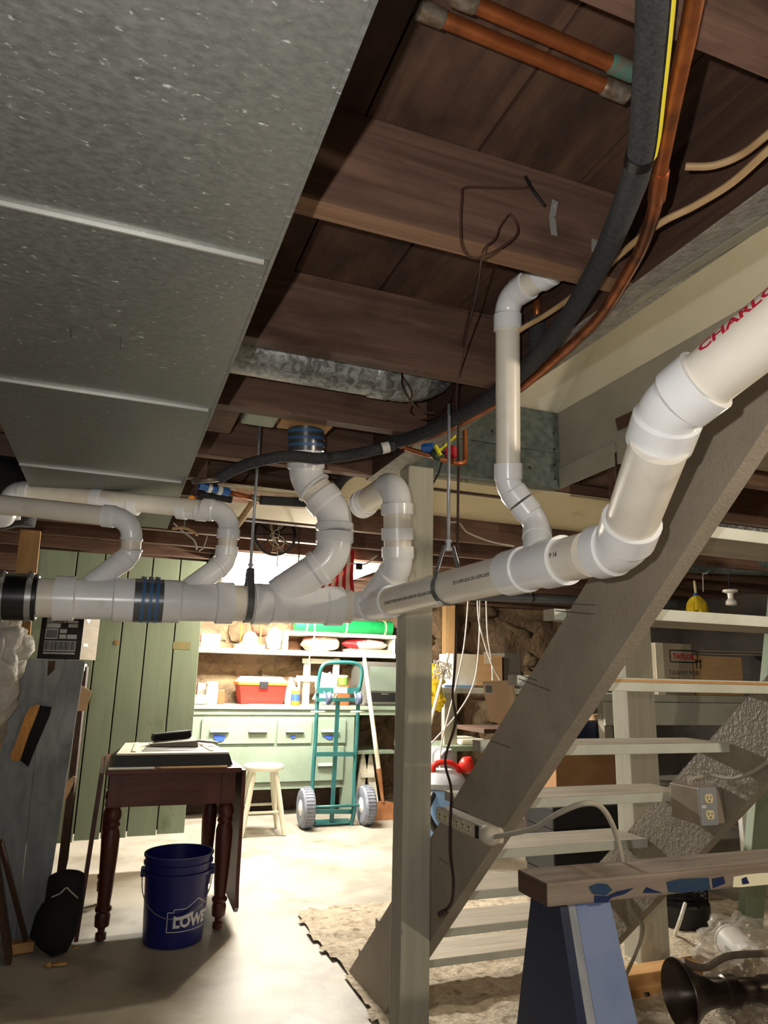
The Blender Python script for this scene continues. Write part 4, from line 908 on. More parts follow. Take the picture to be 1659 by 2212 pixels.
# leaning sticks and a block in the corner
m = MB(); m.beam(P(-20,1800,'y',3.3), P(20,2075,'z',.0), .02, .07, up=(0,1,0)); prop(m.build('leaning_stick', M['header'], None), 'dark brown board leaning at the lower left corner', 'board')
m = MB(); m.beam(P(0,1820,'y',3.36), P(58,2040,'z',.02), .015, .03, up=(0,1,0)); prop(m.build('leaning_stick', M['rust'], None), 'thin dark strip leaning on the grey planks', 'board')
m = MB(); m.beam(P(22,2048,'z',.022), P(72,2040,'z',.022), .06, .04, bev=.003); prop(m.build('wood_block', M['lumber_x'], None), 'small cut wood block on the floor at the lower left', 'block')
for x, y, s in ((128,2082,.03), (163,2048,.014), (105,2086,.012)):
    m = MB(); m.blob(P(x,y,'z',.004), (s,s*.7,.008), x, .6, 3, 2, flat=0); prop(m.build('wood_chip', M['lumber_x'], None), {128:'largest yellowish debris chip in front of the black bag', 163:'small yellowish chip right of the black bag base', 105:'tiny chip left of the largest debris chip'}[x], 'debris', 'chips on the floor by the black bag')
# ---------------------------------------------------------------- drop leaf table
TY0, TY1, TH = 3.70, 4.32, .735
tb = thing('drop_leaf_table', (.34,4.0,0), 'dark mahogany drop-leaf table with turned legs and both leaves down', 'table')
tx0, tx1 = P(228,1662,'y',TY0).x, P(520,1664,'y',TY0).x
m = MB(); m.box((tx0,TY0-.03,TH-.022), (tx1,TY1+.03,TH), bev=.004); m.build('table_top', M['darkwood_x'], tb)
for lo, hi in (((tx0+.05,TY0+.01,TH-.17), (tx1-.05,TY0+.03,TH-.023)), ((tx0+.05,TY1-.03,TH-.17), (tx1-.05,TY1-.01,TH-.023)), ((tx0+.045,TY0+.03,TH-.17), (tx0+.065,TY1-.03,TH-.023)), ((tx1-.065,TY0+.03,TH-.17), (tx1-.045,TY1-.03,TH-.023))):
    m = MB(); m.box(lo, hi); m.build('apron', M['darkwood_x'], tb)
prof = [(r*1.22,h) for r, h in [(.012,.0),(.02,.005),(.02,.03),(.012,.035),(.014,.05),(.026,.06),(.028,.10),(.024,.115),(.03,.125),(.03,.135),(.022,.145),(.026,.2),(.032,.36),(.033,.44),(.026,.47),(.031,.485),(.026,.5),(.033,.52),(.03,.545),(.022,.56),(.028,.57)]]
for lx in (tx0+.055, tx1-.055):
    for ly in (TY0+.035, TY1-.035):
        m = MB(); m.lathe((lx,ly,0), (0,0,1), prof, 18); m.box((lx-.033,ly-.033,.565), (lx+.033,ly+.033,TH-.023)); m.build('leg', M['darkwood'], tb)
m = MB(); m.prism([(tx1+.004,TY0-.03,TH-.012), (tx1+.004,TY1+.03,TH-.012), (tx1+.02,TY1+.03,.09), (tx1+.015,TY0+.02,.07), (tx1+.012,TY0-.02,.1), (tx1+.006,TY0-.03,.2)], (.018,0,0)); m.build('drop_leaf', M['darkwood'], tb)
m = MB(); m.prism([(tx0-.022,TY0-.03,TH-.012), (tx0-.022,TY1+.03,TH-.012), (tx0-.05,TY1+.03,.1), (tx0-.055,TY0-.02,.02)], (.018,0,0)); m.build('drop_leaf', M['darkwood'], tb)
# things on the table
zt = TH+.001
tr = thing('vent_tray', ((tx0+tx1)/2,4.0,zt), 'cream slotted plastic panel with black rim lying on the table', 'panel')
ax0, ax1, ay0, ay1 = tx0+.03, tx1-.035, TY0+.03, TY1-.02
m = MB(); m.hexa([(ax0,ay0,zt+.004),(ax1,ay0,zt+.004),(ax1,ay1,zt+.004),(ax0,ay1,zt+.004),(ax0+.01,ay0+.015,zt+.055),(ax1-.02,ay0+.015,zt+.055),(ax1-.05,ay1-.02,zt+.055),(ax0+.06,ay1-.02,zt+.055)]); m.build('rim', M['black'], tr)
m = MB(); m.prism([(ax0+.012,ay0+.016,zt+.056),(ax1-.022,ay0+.016,zt+.056),(ax1-.052,ay1-.021,zt+.056),(ax0+.062,ay1-.021,zt+.056)], (0,0,.008)); m.build('face', M['cream'], tr)
for k in range(5):
    y = ay0+.10+.085*k; i = .012*k
    m = MB(); m.box((ax0+.13+i,y,zt+.0605), (ax1-.15-i*.6,y+.036,zt+.0665), bev=.002); m.build('slot', M['black'], tr)
for xx in (ax0+.09, ax1-.10):
    m = MB(); m.beam((xx,ay0+.07,zt+.065), (xx+(.03 if xx < .3 else -.02),ay1-.06,zt+.065), .02, .01, bev=.003); m.build('rib', M['cream'], tr)
m = MB(); m.box((tx0+.012,TY0-.028,zt), (tx0+.22,TY0+.025,zt+.006)); prop(m.build('card_strip', M['whiteplastic'], None), 'pale cardboard strip on the left front edge of the table', 'card')
m = MB(); m.prism([(tx0+.25,TY0-.028,zt),(tx0+.56,TY0-.028,zt),(tx0+.56,TY0+.02,zt),(tx0+.22,TY0+.02,zt)], (0,0,.006)); prop(m.build('card_strip', M['cardboard'], None), 'brown cardboard strip on the right front edge of the table', 'card')
dp = thing('dustpan', ((tx0+tx1)/2,4.1,zt+.067), 'grey dustpan lying on the cream panel', 'dustpan')
zz = zt+.068
m = MB(); m.hexa([(tx0+.2,4.02,zz),(tx0+.45,3.98,zz),(tx0+.46,4.2,zz),(tx0+.24,4.22,zz),(tx0+.21,4.03,zz+.012),(tx0+.44,3.99,zz+.03),(tx0+.45,4.2,zz+.035),(tx0+.25,4.21,zz+.014)]); m.build('pan', M['tvgrey'], dp)
m = MB(); m.beam((tx0+.45,4.1,zz+.02), (tx0+.56,4.06,zz+.012), .03, .012, bev=.003); m.build('handle', M['tvgrey'], dp)
wb = thing('whisk_brush', (tx0+.3,4.16,zz+.035), 'black whisk brush resting on the grey dustpan', 'brush')
m = MB(); m.beam((tx0+.22,4.13,zz+.030), (tx0+.42,4.16,zz+.047), .06, .025, bev=.004); m.build('bristles', M['bristle'], wb)
m = MB(); m.beam((tx0+.22,4.13,zz+.049), (tx0+.42,4.16,zz+.066), .05, .012, bev=.004); m.build('handle', M['black'], wb)
# ---------------------------------------------------------------- blue bucket
bc = P(366,2030,'z',0); bc = Vector((.385,3.66,0))
bu = thing('bucket', bc, 'navy blue plastic five gallon bucket with white house logo under the table', 'bucket')
prof = [(.128,.0),(.132,.004),(.145,.27),(.146,.285),(.157,.286),(.158,.30),(.149,.302),(.150,.325),(.156,.326),(.157,.336),(.151,.338),(.152,.360),(.158,.362),(.158,.370),(.148,.370),(.146,.33),(.128,.012),(.0,.012)]
m = MB(); m.lathe(bc, (0,0,1), prof, 48, caps=False); m.lathe(bc+Vector((0,0,.001)), (0,0,1), [(.13,0),(.13,.004)], 32); m.build('body', M['bluebucket'], bu)
vd = (eye-bc); vd.z = 0; vd.normalize(); sd = Vector((0,0,1)).cross(vd)   # sd points right as seen from the camera
def bpt(a, z, dr=.0015):   # a in degrees to the right of the viewing direction
    r = .132+(.145-.132)*z/.27+dr; q = vd*math.cos(math.radians(a))+sd*math.sin(math.radians(a)); return bc+q*r+Vector((0,0,z))
for s in (-1, 1):
    q = (vd*.25*0+sd*s).normalized(); c = bc+q*.152+Vector((0,0,.29)); m = MB(); m.beam(c-Vector((0,0,.02)), c+Vector((0,0,.02)), .04, .026, up=q, bev=.005); m.build('handle_ear', M['bluebucket'], bu)
path = []
for k in range(25):
    t = k/24; a = -88+176*t; z = .285-.155*math.sin(math.pi*t)**.8; path.append(bpt(a, z, .012+.01*math.sin(math.pi*t)))
m = MB(); m.tube(path, .0022, 6); m.build('wire_handle', M['steel'], bu)
m = MB(); m.tube(path[12:17], .007, 8); m.build('handle_grip', M['whiteplastic'], bu)
def bline(pts, w=.0032):
    vs = []; fs = []
    dens = []
    for i in range(len(pts)-1):
        for k in range(8): t = k/8; dens.append((pts[i][0]+(pts[i+1][0]-pts[i][0])*t, pts[i][1]+(pts[i+1][1]-pts[i][1])*t))
    dens.append(pts[-1])
    for i, (a, z) in enumerate(dens):
        a2, z2 = dens[min(i+1,len(dens)-1)]; a1, z1 = dens[max(i-1,0)]; R_ = .14; dx = (a2-a1)*math.pi/180*R_; dz = z2-z1; l = math.hypot(dx,dz) or 1
        nx, nz = -dz/l*w/2, dx/l*w/2; vs += [bpt(a+math.degrees(nx/R_), z+nz), bpt(a-math.degrees(nx/R_), z-nz)]
    for i in range(len(dens)-1): fs.append((i*2,i*2+1,i*2+3,i*2+2))
    m.add(vs, fs)
OFF = 14
m = MB(); bline([(-26+OFF,.070),(-26+OFF,.150),(-15+OFF,.150),(-15+OFF,.162),(6+OFF,.162),(30+OFF,.196),(54+OFF,.162),(70+OFF,.162),(70+OFF,.150),(80+OFF,.150),(80+OFF,.070),(-26+OFF,.070)]); m.build('logo_outline', M['white'], bu)
vs, fs = text_mesh("LOWE'S", .062, .0028)
mxx = max(v.x for v in vs); m = MB(); m.add([bpt(-16+OFF+(v.x/mxx)*88, .088+v.y*1.05) for v in vs], fs); m.build('lettering', M['white'], bu, fix=False)
# ---------------------------------------------------------------- fluorescent shop light over the bench
fl = thing('fluorescent_light', (1.3,5.6,1.83), 'glowing fluorescent shop light under the white board above the workbench', 'light')
m = MB(); m.box((.72,5.5,1.925), (1.74,5.7,1.944)); m.build('housing', M['whiteplastic'], fl)
for y in (5.53,5.67):
    m = MB(); m.tube([(.74,y,1.90), (1.72,y,1.90)], .019, 12); m.build('tube', M['tube'], fl)
for x in (.735,1.725):
    m = MB(); m.box((x-.01,5.5,1.88), (x+.01,5.7,1.926)); m.build('socket_end', M['whiteplastic'], fl)
bb = thing('bare_bulb', (1.2,4.6,1.84), 'bare glowing light bulb hanging behind the big white bend', 'light bulb')
m = MB(); m.lathe((1.2,4.6,1.949), (0,0,-1), [(.03,0),(.03,.012),(.016,.02),(.016,.05)], 14); m.build('socket', M['porcelain'], bb)
m = MB(); m.lathe((1.2,4.6,1.90), (0,0,-1), [(.013,0),(.016,.01),(.028,.035),(.028,.05),(.018,.066),(.004,.072)], 16); m.build('bulb', emit('bulb_glow', (1,.85,.6), 60), bb)
o = point_light('bulb_light', (1.2,4.6,1.81), 72, (1,.87,.66), .02)
def z1(x, y, Y): return P(400+x/3.318, 1300+y/3.318, 'y', Y)
def z2(x, y, Y): return P(420+x/3.770, 1320+y/3.770, 'y', Y)
def bxpx(zf, xa, ya, xb, yb, Y, dep, mt, name, parent, bev=.003, label=None):   # box whose front face covers a picture rectangle on plane Y
    a, b, c, d = zf(xa,ya,Y), zf(xb,ya,Y), zf(xb,yb,Y), zf(xa,yb,Y)
    m = MB(); m.box(((a.x+d.x)/2, Y, (c.z+d.z)/2), ((b.x+c.x)/2, Y+dep, (a.z+b.z)/2), bev=bev); return m.build(name, M[mt], parent, label)
BY = 6.30
# ---------------------------------------------------------------- workbench
wbn = thing('workbench', (1.4,BY+.3,0), 'sage green workbench cabinet with drawers and blue tape marks', 'workbench')
ztop = z1(600,745,BY).z
xl = z1(-40,900,BY).x; xr = z1(1212,900,BY).x; xrt = z1(1560,740,BY).x
m = MB(); m.box((xl,BY-.03,ztop-.03), (xrt,6.80,ztop), bev=.004); m.build('worktop', M['sagebench'], wbn)
m = MB(); m.box((xl,BY-.012,ztop-.075), (xrt,BY+.01,ztop-.031)); m.build('apron', M['sagebench'], wbn)
zlow = z1(600,1345,BY).z
m = MB(); m.box((xl,BY,zlow), (xr,6.80,ztop-.076)); m.build('carcass', M['sagebench'], wbn)
m = MB(); m.box((xr-.09,BY,0), (xr,BY+.09,zlow-.001)); m.build('leg', M['sagebench'], wbn)
m = MB(); m.box((xl,BY,0), (xl+.09,BY+.09,zlow-.001)); m.build('leg', M['sagebench'], wbn)
m = MB(); m.box((xl,BY+.3,0), (xr,BY+.33,zlow-.001)); m.build('toe_board', M['header'], wbn)
def handle(cx, cy, par, w_=.16):
    c = z1(cx, cy, BY-.02); m = MB(); m.prism([(c.x-w_/2,BY-.024,c.z-.01),(c.x-w_/2,BY-.05,c.z-.002),(c.x-w_/2,BY-.024,c.z+.022)], (w_,0,0)); m.build('handle', M['sagebench'], par)
def tape(pts, par):
    m = MB(); m.prism([z1(x,y,BY-.026) for x, y in pts], (0,-.0015,0)); m.build('tape_mark', M['tape'], par)
d1 = bxpx(z1, 115, 838, 648, 1018, BY-.02, .019, 'sagebench', 'drawer', wbn)
handle(245,930,d1); handle(520,930,d1); tape([(205,950),(285,955),(283,985),(262,1000),(222,997),(203,975)], d1)
d2 = bxpx(z1, 662, 842, 908, 1015, BY-.02, .019, 'sagebench', 'drawer', wbn); handle(785,930,d2); tape([(752,958),(790,957),(786,974),(765,980)], d2)
d3 = bxpx(z1, 925, 842, 1152, 1012, BY-.02, .019, 'sagebench', 'drawer', wbn); handle(1035,930,d3); tape([(985,962),(1058,960),(1050,985),(1020,984),(1005,972)], d3)
d4 = bxpx(z1, 120, 1040, 1135, 1292, BY-.02, .019, 'sagebench', 'drawer', wbn); handle(1010,1172,d4); handle(250,1172,d4)
m = MB(); c = z1(235,790,BY-.013); text_flat('11.a', .035, (c.x,BY-.0125,c.z-.012), (1,0,0), (0,0,1), M['white'], wbn, 0)
zt_ = ztop+.001
# things on the bench
def on(zf, xa, ya, xb, Y, dep, mt, name, label, cat, bev=.004):
    a, b = zf(xa,ya,Y), zf(xb,ya,Y); m = MB(); m.box((a.x,Y,zt_), (b.x,Y+dep,(a.z+b.z)/2), bev=bev); return prop(m.build(name, M[mt], None), label, cat)
tbx = thing('toolbox', (z2(565,720,6.5).x,6.6,zt_), 'red toolbox with orange rim and white lid on the workbench', 'toolbox')
a, b = z2(370,600,6.5), z2(755,600,6.5)
m = MB(); m.hexa([(a.x+.03,6.52,zt_),(b.x-.03,6.52,zt_),(b.x-.03,6.76,zt_),(a.x+.03,6.76,zt_),(a.x,6.5,a.z),(b.x,6.5,a.z),(b.x,6.78,a.z),(a.x,6.78,a.z)]); m.build('body', M['redplastic'], tbx)
zr = z2(370,575,6.5).z; zl = z2(370,540,6.5).z
m = MB(); m.box((a.x-.012,6.49,a.z), (b.x+.012,6.79,zr), bev=.005); m.build('rim', M['orangeplastic'], tbx)
m = MB(); m.hexa([(a.x,6.5,zr+.001),(b.x,6.5,zr+.001),(b.x,6.78,zr+.001),(a.x,6.78,zr+.001),(a.x+.04,6.54,zl+.01),(b.x-.04,6.54,zl+.01),(b.x-.04,6.74,zl+.01),(a.x+.04,6.74,zl+.01)]); m.build('lid', M['whiteplastic'], tbx)
c = z2(565,600,6.49); m = MB(); m.box((c.x-.04,6.475,c.z-.035), (c.x+.04,6.492,c.z+.03), bev=.004); m.build('latch', M['black'], tbx)
def jar(name, cx, ytop, r, Y, body, lid, label, cat='jar', wrap=None):
    c = z2(cx, ytop, Y); t = thing(name, (c.x,Y,zt_), label, cat); h = c.z-zt_
    m = MB(); m.lathe((c.x,Y,zt_), (0,0,1), [(r*.9,0),(r,.01),(r,h*.72),(r*.85,h*.82),(r*.85,h*.84)], 18); m.build('body', M[body], t)
    m = MB(); m.lathe((c.x,Y,zt_), (0,0,1), [(r*.9,h*.84),(r*.92,h*.86),(r*.92,h*.99),(r*.8,h)], 18); m.build('lid', M[lid], t)
    if wrap: m = MB(); m.lathe((c.x,Y,zt_), (0,0,1), [(r+.001,h*.25),(r+.001,h*.62)], 18, caps=False); m.build('label', M[wrap], t)
jar('jar', 147, 572, .055, 6.5, 'ivory', 'whiteplastic', 'cream jar with white lid at the left end of the workbench', wrap='label')
jar('jar', 826, 622, .04, 6.45, 'amber', 'whiteplastic', 'small amber jar with a blue and white label right of the toolbox', wrap='tape')
c = z2(800,540,6.55); t = thing('bleach_jug', (c.x,6.62,zt_), 'white plastic jug between the toolbox and the amber jar', 'jug')
m = MB(); m.lathe((c.x,6.62,zt_), (0,0,1), [(.05,0),(.055,.02),(.055,(c.z-zt_)*.6),(.03,(c.z-zt_)*.85),(.018,(c.z-zt_)*.88),(.018,c.z-zt_)], 16); m.build('body', M['whiteplastic'], t)
m = MB(); hh = c.z-zt_; m.tube(smooth([(c.x+.02,6.58,zt_+hh*.95),(c.x+.06,6.57,zt_+hh*.85),(c.x+.07,6.57,zt_+hh*.6),(c.x+.05,6.57,zt_+hh*.4)],4), .012, 8); m.build('handle', M['whiteplastic'], t)
on(z2,30,585,95,6.62,.1,'pinkbag','small_carton','small pink carton behind the cream jar','box')
on(z2,196,642,250,6.55,.12,'clockwood','wood_block','small brown wood block right of the cream jar','block')
m = MB(); q = z2(0,690,6.42); q2 = z2(95,690,6.42); m.tube([(q.x-.1,6.42,zt_+.04),(q2.x,6.42,zt_+.04)], .04, 16); prop(m.build('paper_roll', M['whiteplastic'], None), 'white paper roll lying at the left end of the workbench', 'roll')
m = MB(); q = z2(620,712,6.38); m.prism([(q.x-.22,6.36,zt_),(q.x+.12,6.34,zt_),(q.x+.16,6.44,zt_),(q.x-.16,6.46,zt_)], (0,0,.006)); prop(m.build('paper_sheet', M['whiteplastic'], None), 'white papers lying in front of the red toolbox', 'paper')
# cream painted wooden rack on the bench
rk = thing('wooden_rack', (z2(1030,700,6.7).x,6.7,zt_), 'cream painted wooden rack standing on the bench behind the hand truck', 'rack')
for xa, xb in ((898,948), (1138,1182)):
    a = z2(xa,400,6.7); b = z2(xb,400,6.7); m = MB(); m.box((a.x,6.7,zt_), (b.x,6.74,z2(xa,385,6.7).z)); m.build('upright', M['creamwood'], rk)
for ya, yb in ((385,432), (525,578)):
    a = z2(830 if ya > 500 else 880,ya,6.69); b = z2(1180,yb,6.69); m = MB(); m.box((a.x,6.675,b.z), (b.x,6.698,a.z)); m.build('rail', M['creamwood'], rk)
m = MB(); c = z2(1070,700,6.5); m.blob((c.x,6.5,zt_+.14), (.11,.07,.15), 5, .5, 3, 3, flat=zt_); prop(m.build('white_bag', M['whiteplastic'], None), 'crumpled white plastic bag on the bench behind the hand truck handle', 'bag')
wbk = on(z2,1172,604,1262,6.45,.14,'clockwood','wooden_case','wooden case under the green can on the bench','box')
c = z2(1213,522,6.5); zb_ = z2(1213,602,6.5).z+.002; m = MB(); 
t = thing('green_can', (c.x,6.52,zb_), 'small green can with pale lid on the wooden case', 'can')
m = MB(); m.lathe((c.x,6.52,zb_), (0,0,1), [(.05,0),(.05,c.z-zb_-.02)], 18); m.build('body', mat('green_can_paint', hx(110,150,60), rough=.5), t)
m = MB(); m.lathe((c.x,6.52,zb_), (0,0,1), [(.053,c.z-zb_-.02),(.053,c.z-zb_)], 18); m.build('lid', M['ivory'], t)
# old television
tv = thing('television', (z2(1510,745,6.4).x,6.6,zt_), 'old grey tube television at the right end of the workbench', 'television')
a = z2(1385,410,6.4); b = z2(1680,745,6.4)
m = MB(); m.box((a.x,6.42,zt_), (b.x,6.80,a.z), bev=.012); m.build('case', M['tvgrey'], tv)
m = MB(); m.box((a.x+.02,6.405,zt_+.02), (b.x-.02,6.42,a.z-.02), bev=.004); m.build('bezel', M['tvgrey'], tv)
s0 = z2(1432,450,6.4); s1 = z2(1660,655,6.4)
m = MB(); m.box((s0.x,6.397,s1.z), (s1.x,6.404,s0.z), bev=.003); m.build('screen', M['glass'], tv)
s0 = z2(1415,662,6.4); s1 = z2(1660,738,6.4); m = MB(); m.box((s0.x,6.398,max(zt_+.022,s1.z)), (s1.x,6.404,s0.z)); m.build('control_strip', M['black'], tv)
s0 = z2(1520,672,6.4); s1 = z2(1580,680,6.4); m = MB(); m.box((s0.x,6.394,s1.z), (s1.x,6.397,s0.z)); m.build('badge', M['steel'], tv)
# ---------------------------------------------------------------- wall shelves and what stands on them
SY = 6.55
zs1 = z2(800,318,SY).z
sh1 = thing('bench_shelf', (1.6,SY+.15,zs1-.035), 'long cream painted lower wall shelf above the workbench', 'shelf')
xa, xb = z2(-10,330,SY).x, z2(1640,330,SY).x
m = MB(); m.box((xa,SY,zs1-.045), (xb,6.88,zs1), bev=.003); m.build('board', M['creamwood'], sh1)
zs2 = z2(1200,178,SY).z; xa2 = z2(745,200,SY).x
m = MB(); m.box((xa2,SY,zs2-.035), (xb,6.88,zs2), bev=.003)
sh2 = thing('bench_shelf', (2.2,SY+.15,zs2-.035), 'short upper wall shelf carrying the green roll', 'shelf'); m.build('board', M['creamwood'], sh2)
for x in (xa2+.01, xb-.02):
    m = MB(); m.box((x,SY+.02,zs1+.001), (x+.02,6.86,zs2-.036)); m.build('divider', M['creamwood'], sh2)
def on_shelf(zf, xa, ya, xb, Y, dep, z0, mt, name, label, cat, bev=.004):
    a, b = zf(xa,ya,Y), zf(xb,ya,Y); m = MB(); m.box((a.x,Y,z0), (b.x,Y+dep,(a.z+b.z)/2), bev=bev); return prop(m.build(name, M[mt], None), label, cat)
pf = thing('picture_frame', (z2(135,300,6.6).x,6.6,zs1+.001), 'white picture frame at the left end of the lower wall shelf', 'frame')
a, b = z2(60,178,6.6), z2(215,178,6.6); zz = zs1+.001
for lo, hi in (((a.x,6.6,zz),(a.x+.05,6.63,a.z)), ((b.x-.05,6.6,zz),(b.x,6.63,a.z)), ((a.x+.051,6.6,zz),(b.x-.051,6.63,zz+.06)), ((a.x+.051,6.6,a.z-.05),(b.x-.051,6.63,a.z))):
    m = MB(); m.box(lo, hi, bev=.003); m.build('frame_bar', M['whiteplastic'], pf)
m = MB(); m.box((a.x+.05,6.612,zz+.05), (b.x-.05,6.62,a.z-.045)); m.build('picture', M['tvgrey'], pf)
ck = thing('mantel_clock', (z2(455,308,6.6).x,6.65,zs1+.001), 'wooden mantel clock with round white dial on the lower wall shelf', 'clock')
c = z2(458,220,6.6); w0 = z2(335,300,6.6).x; w1 = z2(575,300,6.6).x; cx0 = c.x; rr_ = (w1-w0)*.22
m = MB(); m.box((w0,6.6,zz), (w1,6.72,zz+.04), bev=.004); m.build('base', M['ivory'], ck)
prof = [(w0+.03,6.62,zz+.041),(w1-.03,6.62,zz+.041),(w1-.06,6.62,zz+.07),(cx0+rr_*1.1,6.62,zz+.11)]+[(cx0+rr_*1.1*math.cos(t),6.62,c.z+rr_*1.1*math.sin(t)) for t in [math.pi*k/10 for k in range(11)]]+[(cx0-rr_*1.1,6.62,zz+.11),(w0+.06,6.62,zz+.07)]
m = MB(); m.prism(prof, (0,.08,0)); m.build('case', M['clockwood'], ck)
m = MB(); m.lathe((cx0,6.62,c.z), (0,-1,0), [(rr_*.9,0),(rr_*.9,.006)], 24); m.build('dial', M['porcelain'], ck)
m = MB(); m.beam((cx0,6.612,c.z), (cx0-rr_*.5,6.612,c.z+rr_*.3), .006, .003, up=(0,1,0)); m.beam((cx0,6.612,c.z), (cx0+rr_*.4,6.612,c.z+rr_*.5), .006, .003, up=(0,1,0)); m.build('hands', M['ink'], ck)
for cxp, lab in ((385,'left amber glass candlestick beside the mantel clock'), (545,'right amber glass candlestick beside the mantel clock')):
    c = z2(cxp,105,6.78); m = MB(); m.lathe((c.x,6.78,zs1+.001), (0,0,1), [(.03,0),(.03,.01),(.01,.02),(.012,.08),(.009,.1),(.009,c.z-zs1)], 12); prop(m.build('candlestick', M['amber'], None), lab, 'candlestick')
m = MB(); a, b = z2(600,200,6.65), z2(715,310,6.65); m.blob(((a.x+b.x)/2,6.7,zs1+.1), ((b.x-a.x)/2,.08,.11), 8, .4, 3, 3, flat=zs1+.001); prop(m.build('white_bag', M['whiteplastic'], None), 'white paper bundle right of the mantel clock', 'bag')
a, b = z2(880,260,6.65), z2(1195,260,6.65); m = MB(); m.blob(((a.x+b.x)/2,6.72,zs1+.075), ((b.x-a.x)/2,.12,.078), 11, .25, 2, 3, flat=zs1+.001); prop(m.build('pet_food_bag', M['pinkbag'], None), 'pink and white sack lying on the lower wall shelf', 'sack')
a, b = z2(1228,260,6.65), z2(1590,260,6.65); c = zs1+.03
m = MB(); m.box((a.x+.02,6.6,zs1+.001), (b.x,6.8,zs1+.035), bev=.004); prop(m.build('magazine_stack', M['card_grey'], None), 'flat grey stack under the red and white sack', 'stack')
m = MB(); m.blob(((a.x+b.x)/2,6.72,zs1+.085), ((b.x-a.x)/2,.11,.058), 13, .2, 2, 3, flat=zs1+.037); prop(m.build('pet_food_bag', M['redbag'], None), 'red and white sack at the right end of the lower wall shelf', 'sack')
a, b = z2(818,150,6.66), z2(1608,160,6.66); rr_ = .072; zc_ = zs2+.001+rr_
gr = thing('plastic_roll', ((a.x+b.x)/2,6.68,zs2+.001), 'long green rolled plastic on the upper wall shelf', 'roll')
pth = [Vector((a.x+(b.x-a.x)*k/24,6.68,zc_)) for k in range(25)]; m = MB(); m.tube(pth, [rr_*(.93+.05*noise.noise(Vector((k*.7,1,2)))) for k in range(25)], 20); m.build('roll', M['greenroll'], gr)
for k in (.11,.51,.92):
    x = a.x+(b.x-a.x)*k; m = MB(); m.tube([(x-.008,6.68,zc_),(x+.008,6.68,zc_)], rr_*1.0, 20); m.build('tie_band', M['ivory'], gr)
cable('hanging_rope', [z2(985,-220,6.3), z2(985,40,6.3), z2(980,150,6.3), z2(972,240,6.35), z2(945,340,6.4), z2(935,400,6.45), z2(940,435,6.45)], .007, 'ivory', 'cream cord hanging in front of the wall shelves', 6, 'cord')
# ---------------------------------------------------------------- hand truck
HY = 5.85
ht = thing('hand_truck', (z1(1085,1640,HY).x,HY,0), 'teal steel hand truck with grey tyres and caster wheels', 'hand truck')
zq = lambda x, y, dy=0: z1(x, y, HY+dy)
m = MB(); m.tube(smooth([zq(948,655,.03),zq(958,560,.02),zq(975,480,.0),zq(1000,447,0),zq(1045,436,0),zq(1130,434,0),zq(1205,438,0),zq(1250,458,0),zq(1268,505,0),zq(1258,580,.02),zq(1240,655,.03)],6), .016, 12); m.build('handle_loop', M['teal'], ht)
for xs_ in ((948,935,915,905,925), (1242,1230,1212,1205,1190)):
    m = MB(); m.tube(smooth([zq(xs_[0],645,.03),zq(xs_[1],960,.02),zq(xs_[2],1250,.0),zq(xs_[3]+6,1480,-.04),zq(xs_[4],1600,-.03)],6), .017, 12); m.build('rail', M['teal'], ht)
m = MB(); m.beam(zq(1095,700,.02), zq(1072,1160,.02), .035, .012, up=(0,1,0)); m.beam(zq(1072,1160,.02), zq(1046,1630,.02), .035, .012, up=(0,1,0)); m.build('centre_bar', M['teal'], ht)
for ya, w_ in ((636,.05), (702,.03), (1092,.035), (1503,.035)):
    m = MB(); m.beam(zq(940 if ya < 800 else 925,ya,.0), zq(1245 if ya < 800 else 1210,ya,.0), w_*.5, w_, up=(0,0,1)); m.build('crossbar', M['teal'], ht)
c = zq(1112,632,-.03); m = MB(); m.box((c.x-.06,c.y-.004,c.z-.025), (c.x+.06,c.y,c.z+.025)); m.build('label_plate', M['cream'], ht)
zb_ = .012
m = MB(); a, b = zq(925,1640), zq(1200,1640); m.box((a.x,HY-.02,.006), (b.x,HY+.16,.016)); m.build('nose_plate', M['teal'], ht)
wz = .152
for cxp in (862, 1294):
    c = P(400+cxp/3.318, 1300+1557/3.318, 'z', wz); c.y = HY-.05; c.x = z1(cxp,1557,HY-.05).x
    m = MB(); m.lathe(c, (1,0,0), [(.06,-.045),(.105,-.05),(.135,-.046),(.150,-.03),(.152,0),(.150,.03),(.135,.046),(.105,.05),(.06,.045)], 30); wl = m.build('tyre', M['tyre'], ht)
    m = MB(); m.lathe(c, (1,0,0), [(.02,-.06),(.06,-.046),(.075,-.035),(.075,.035),(.06,.046),(.02,.06)], 20); m.build('wheel_hub', M['porcelain'], wl)
    m = MB()
    for k in range(36):
        t = 2*math.pi*k/36; q = c+Vector((0,math.cos(t)*.152,math.sin(t)*.152)); m.beam(q-Vector((.032,0,0)), q+Vector((.032,0,0)), .012, .005, up=(0,math.cos(t),math.sin(t)))
    m.build('tread_blocks', M['tyre'], wl); wl.children[-1]['kind'] = 'stuff'
a = z1(862,1557,HY-.05); b = z1(1294,1557,HY-.05); m = MB(); m.tube([(a.x,HY-.05,wz),(b.x,HY-.05,wz)], .011, 10); m.build('axle', M['teal'], ht)
for cxp in (1028, 1246):
    c = zq(cxp,675,-.06); m = MB(); m.lathe(c-Vector((0,.0,.02)), (1,0,0), [(.015,-.02),(.045,-.018),(.052,0),(.045,.018),(.015,.02)], 20); ca = m.build('caster_wheel', M['caster'], ht)
    m = MB(); m.beam(c+Vector((-.026,.05,.03)), c+Vector((-.026,0,-.02)), .02, .004, up=(1,0,0)); m.beam(c+Vector((.026,.05,.03)), c+Vector((.026,0,-.02)), .02, .004, up=(1,0,0)); m.build('fork', M['zinc'], ca)
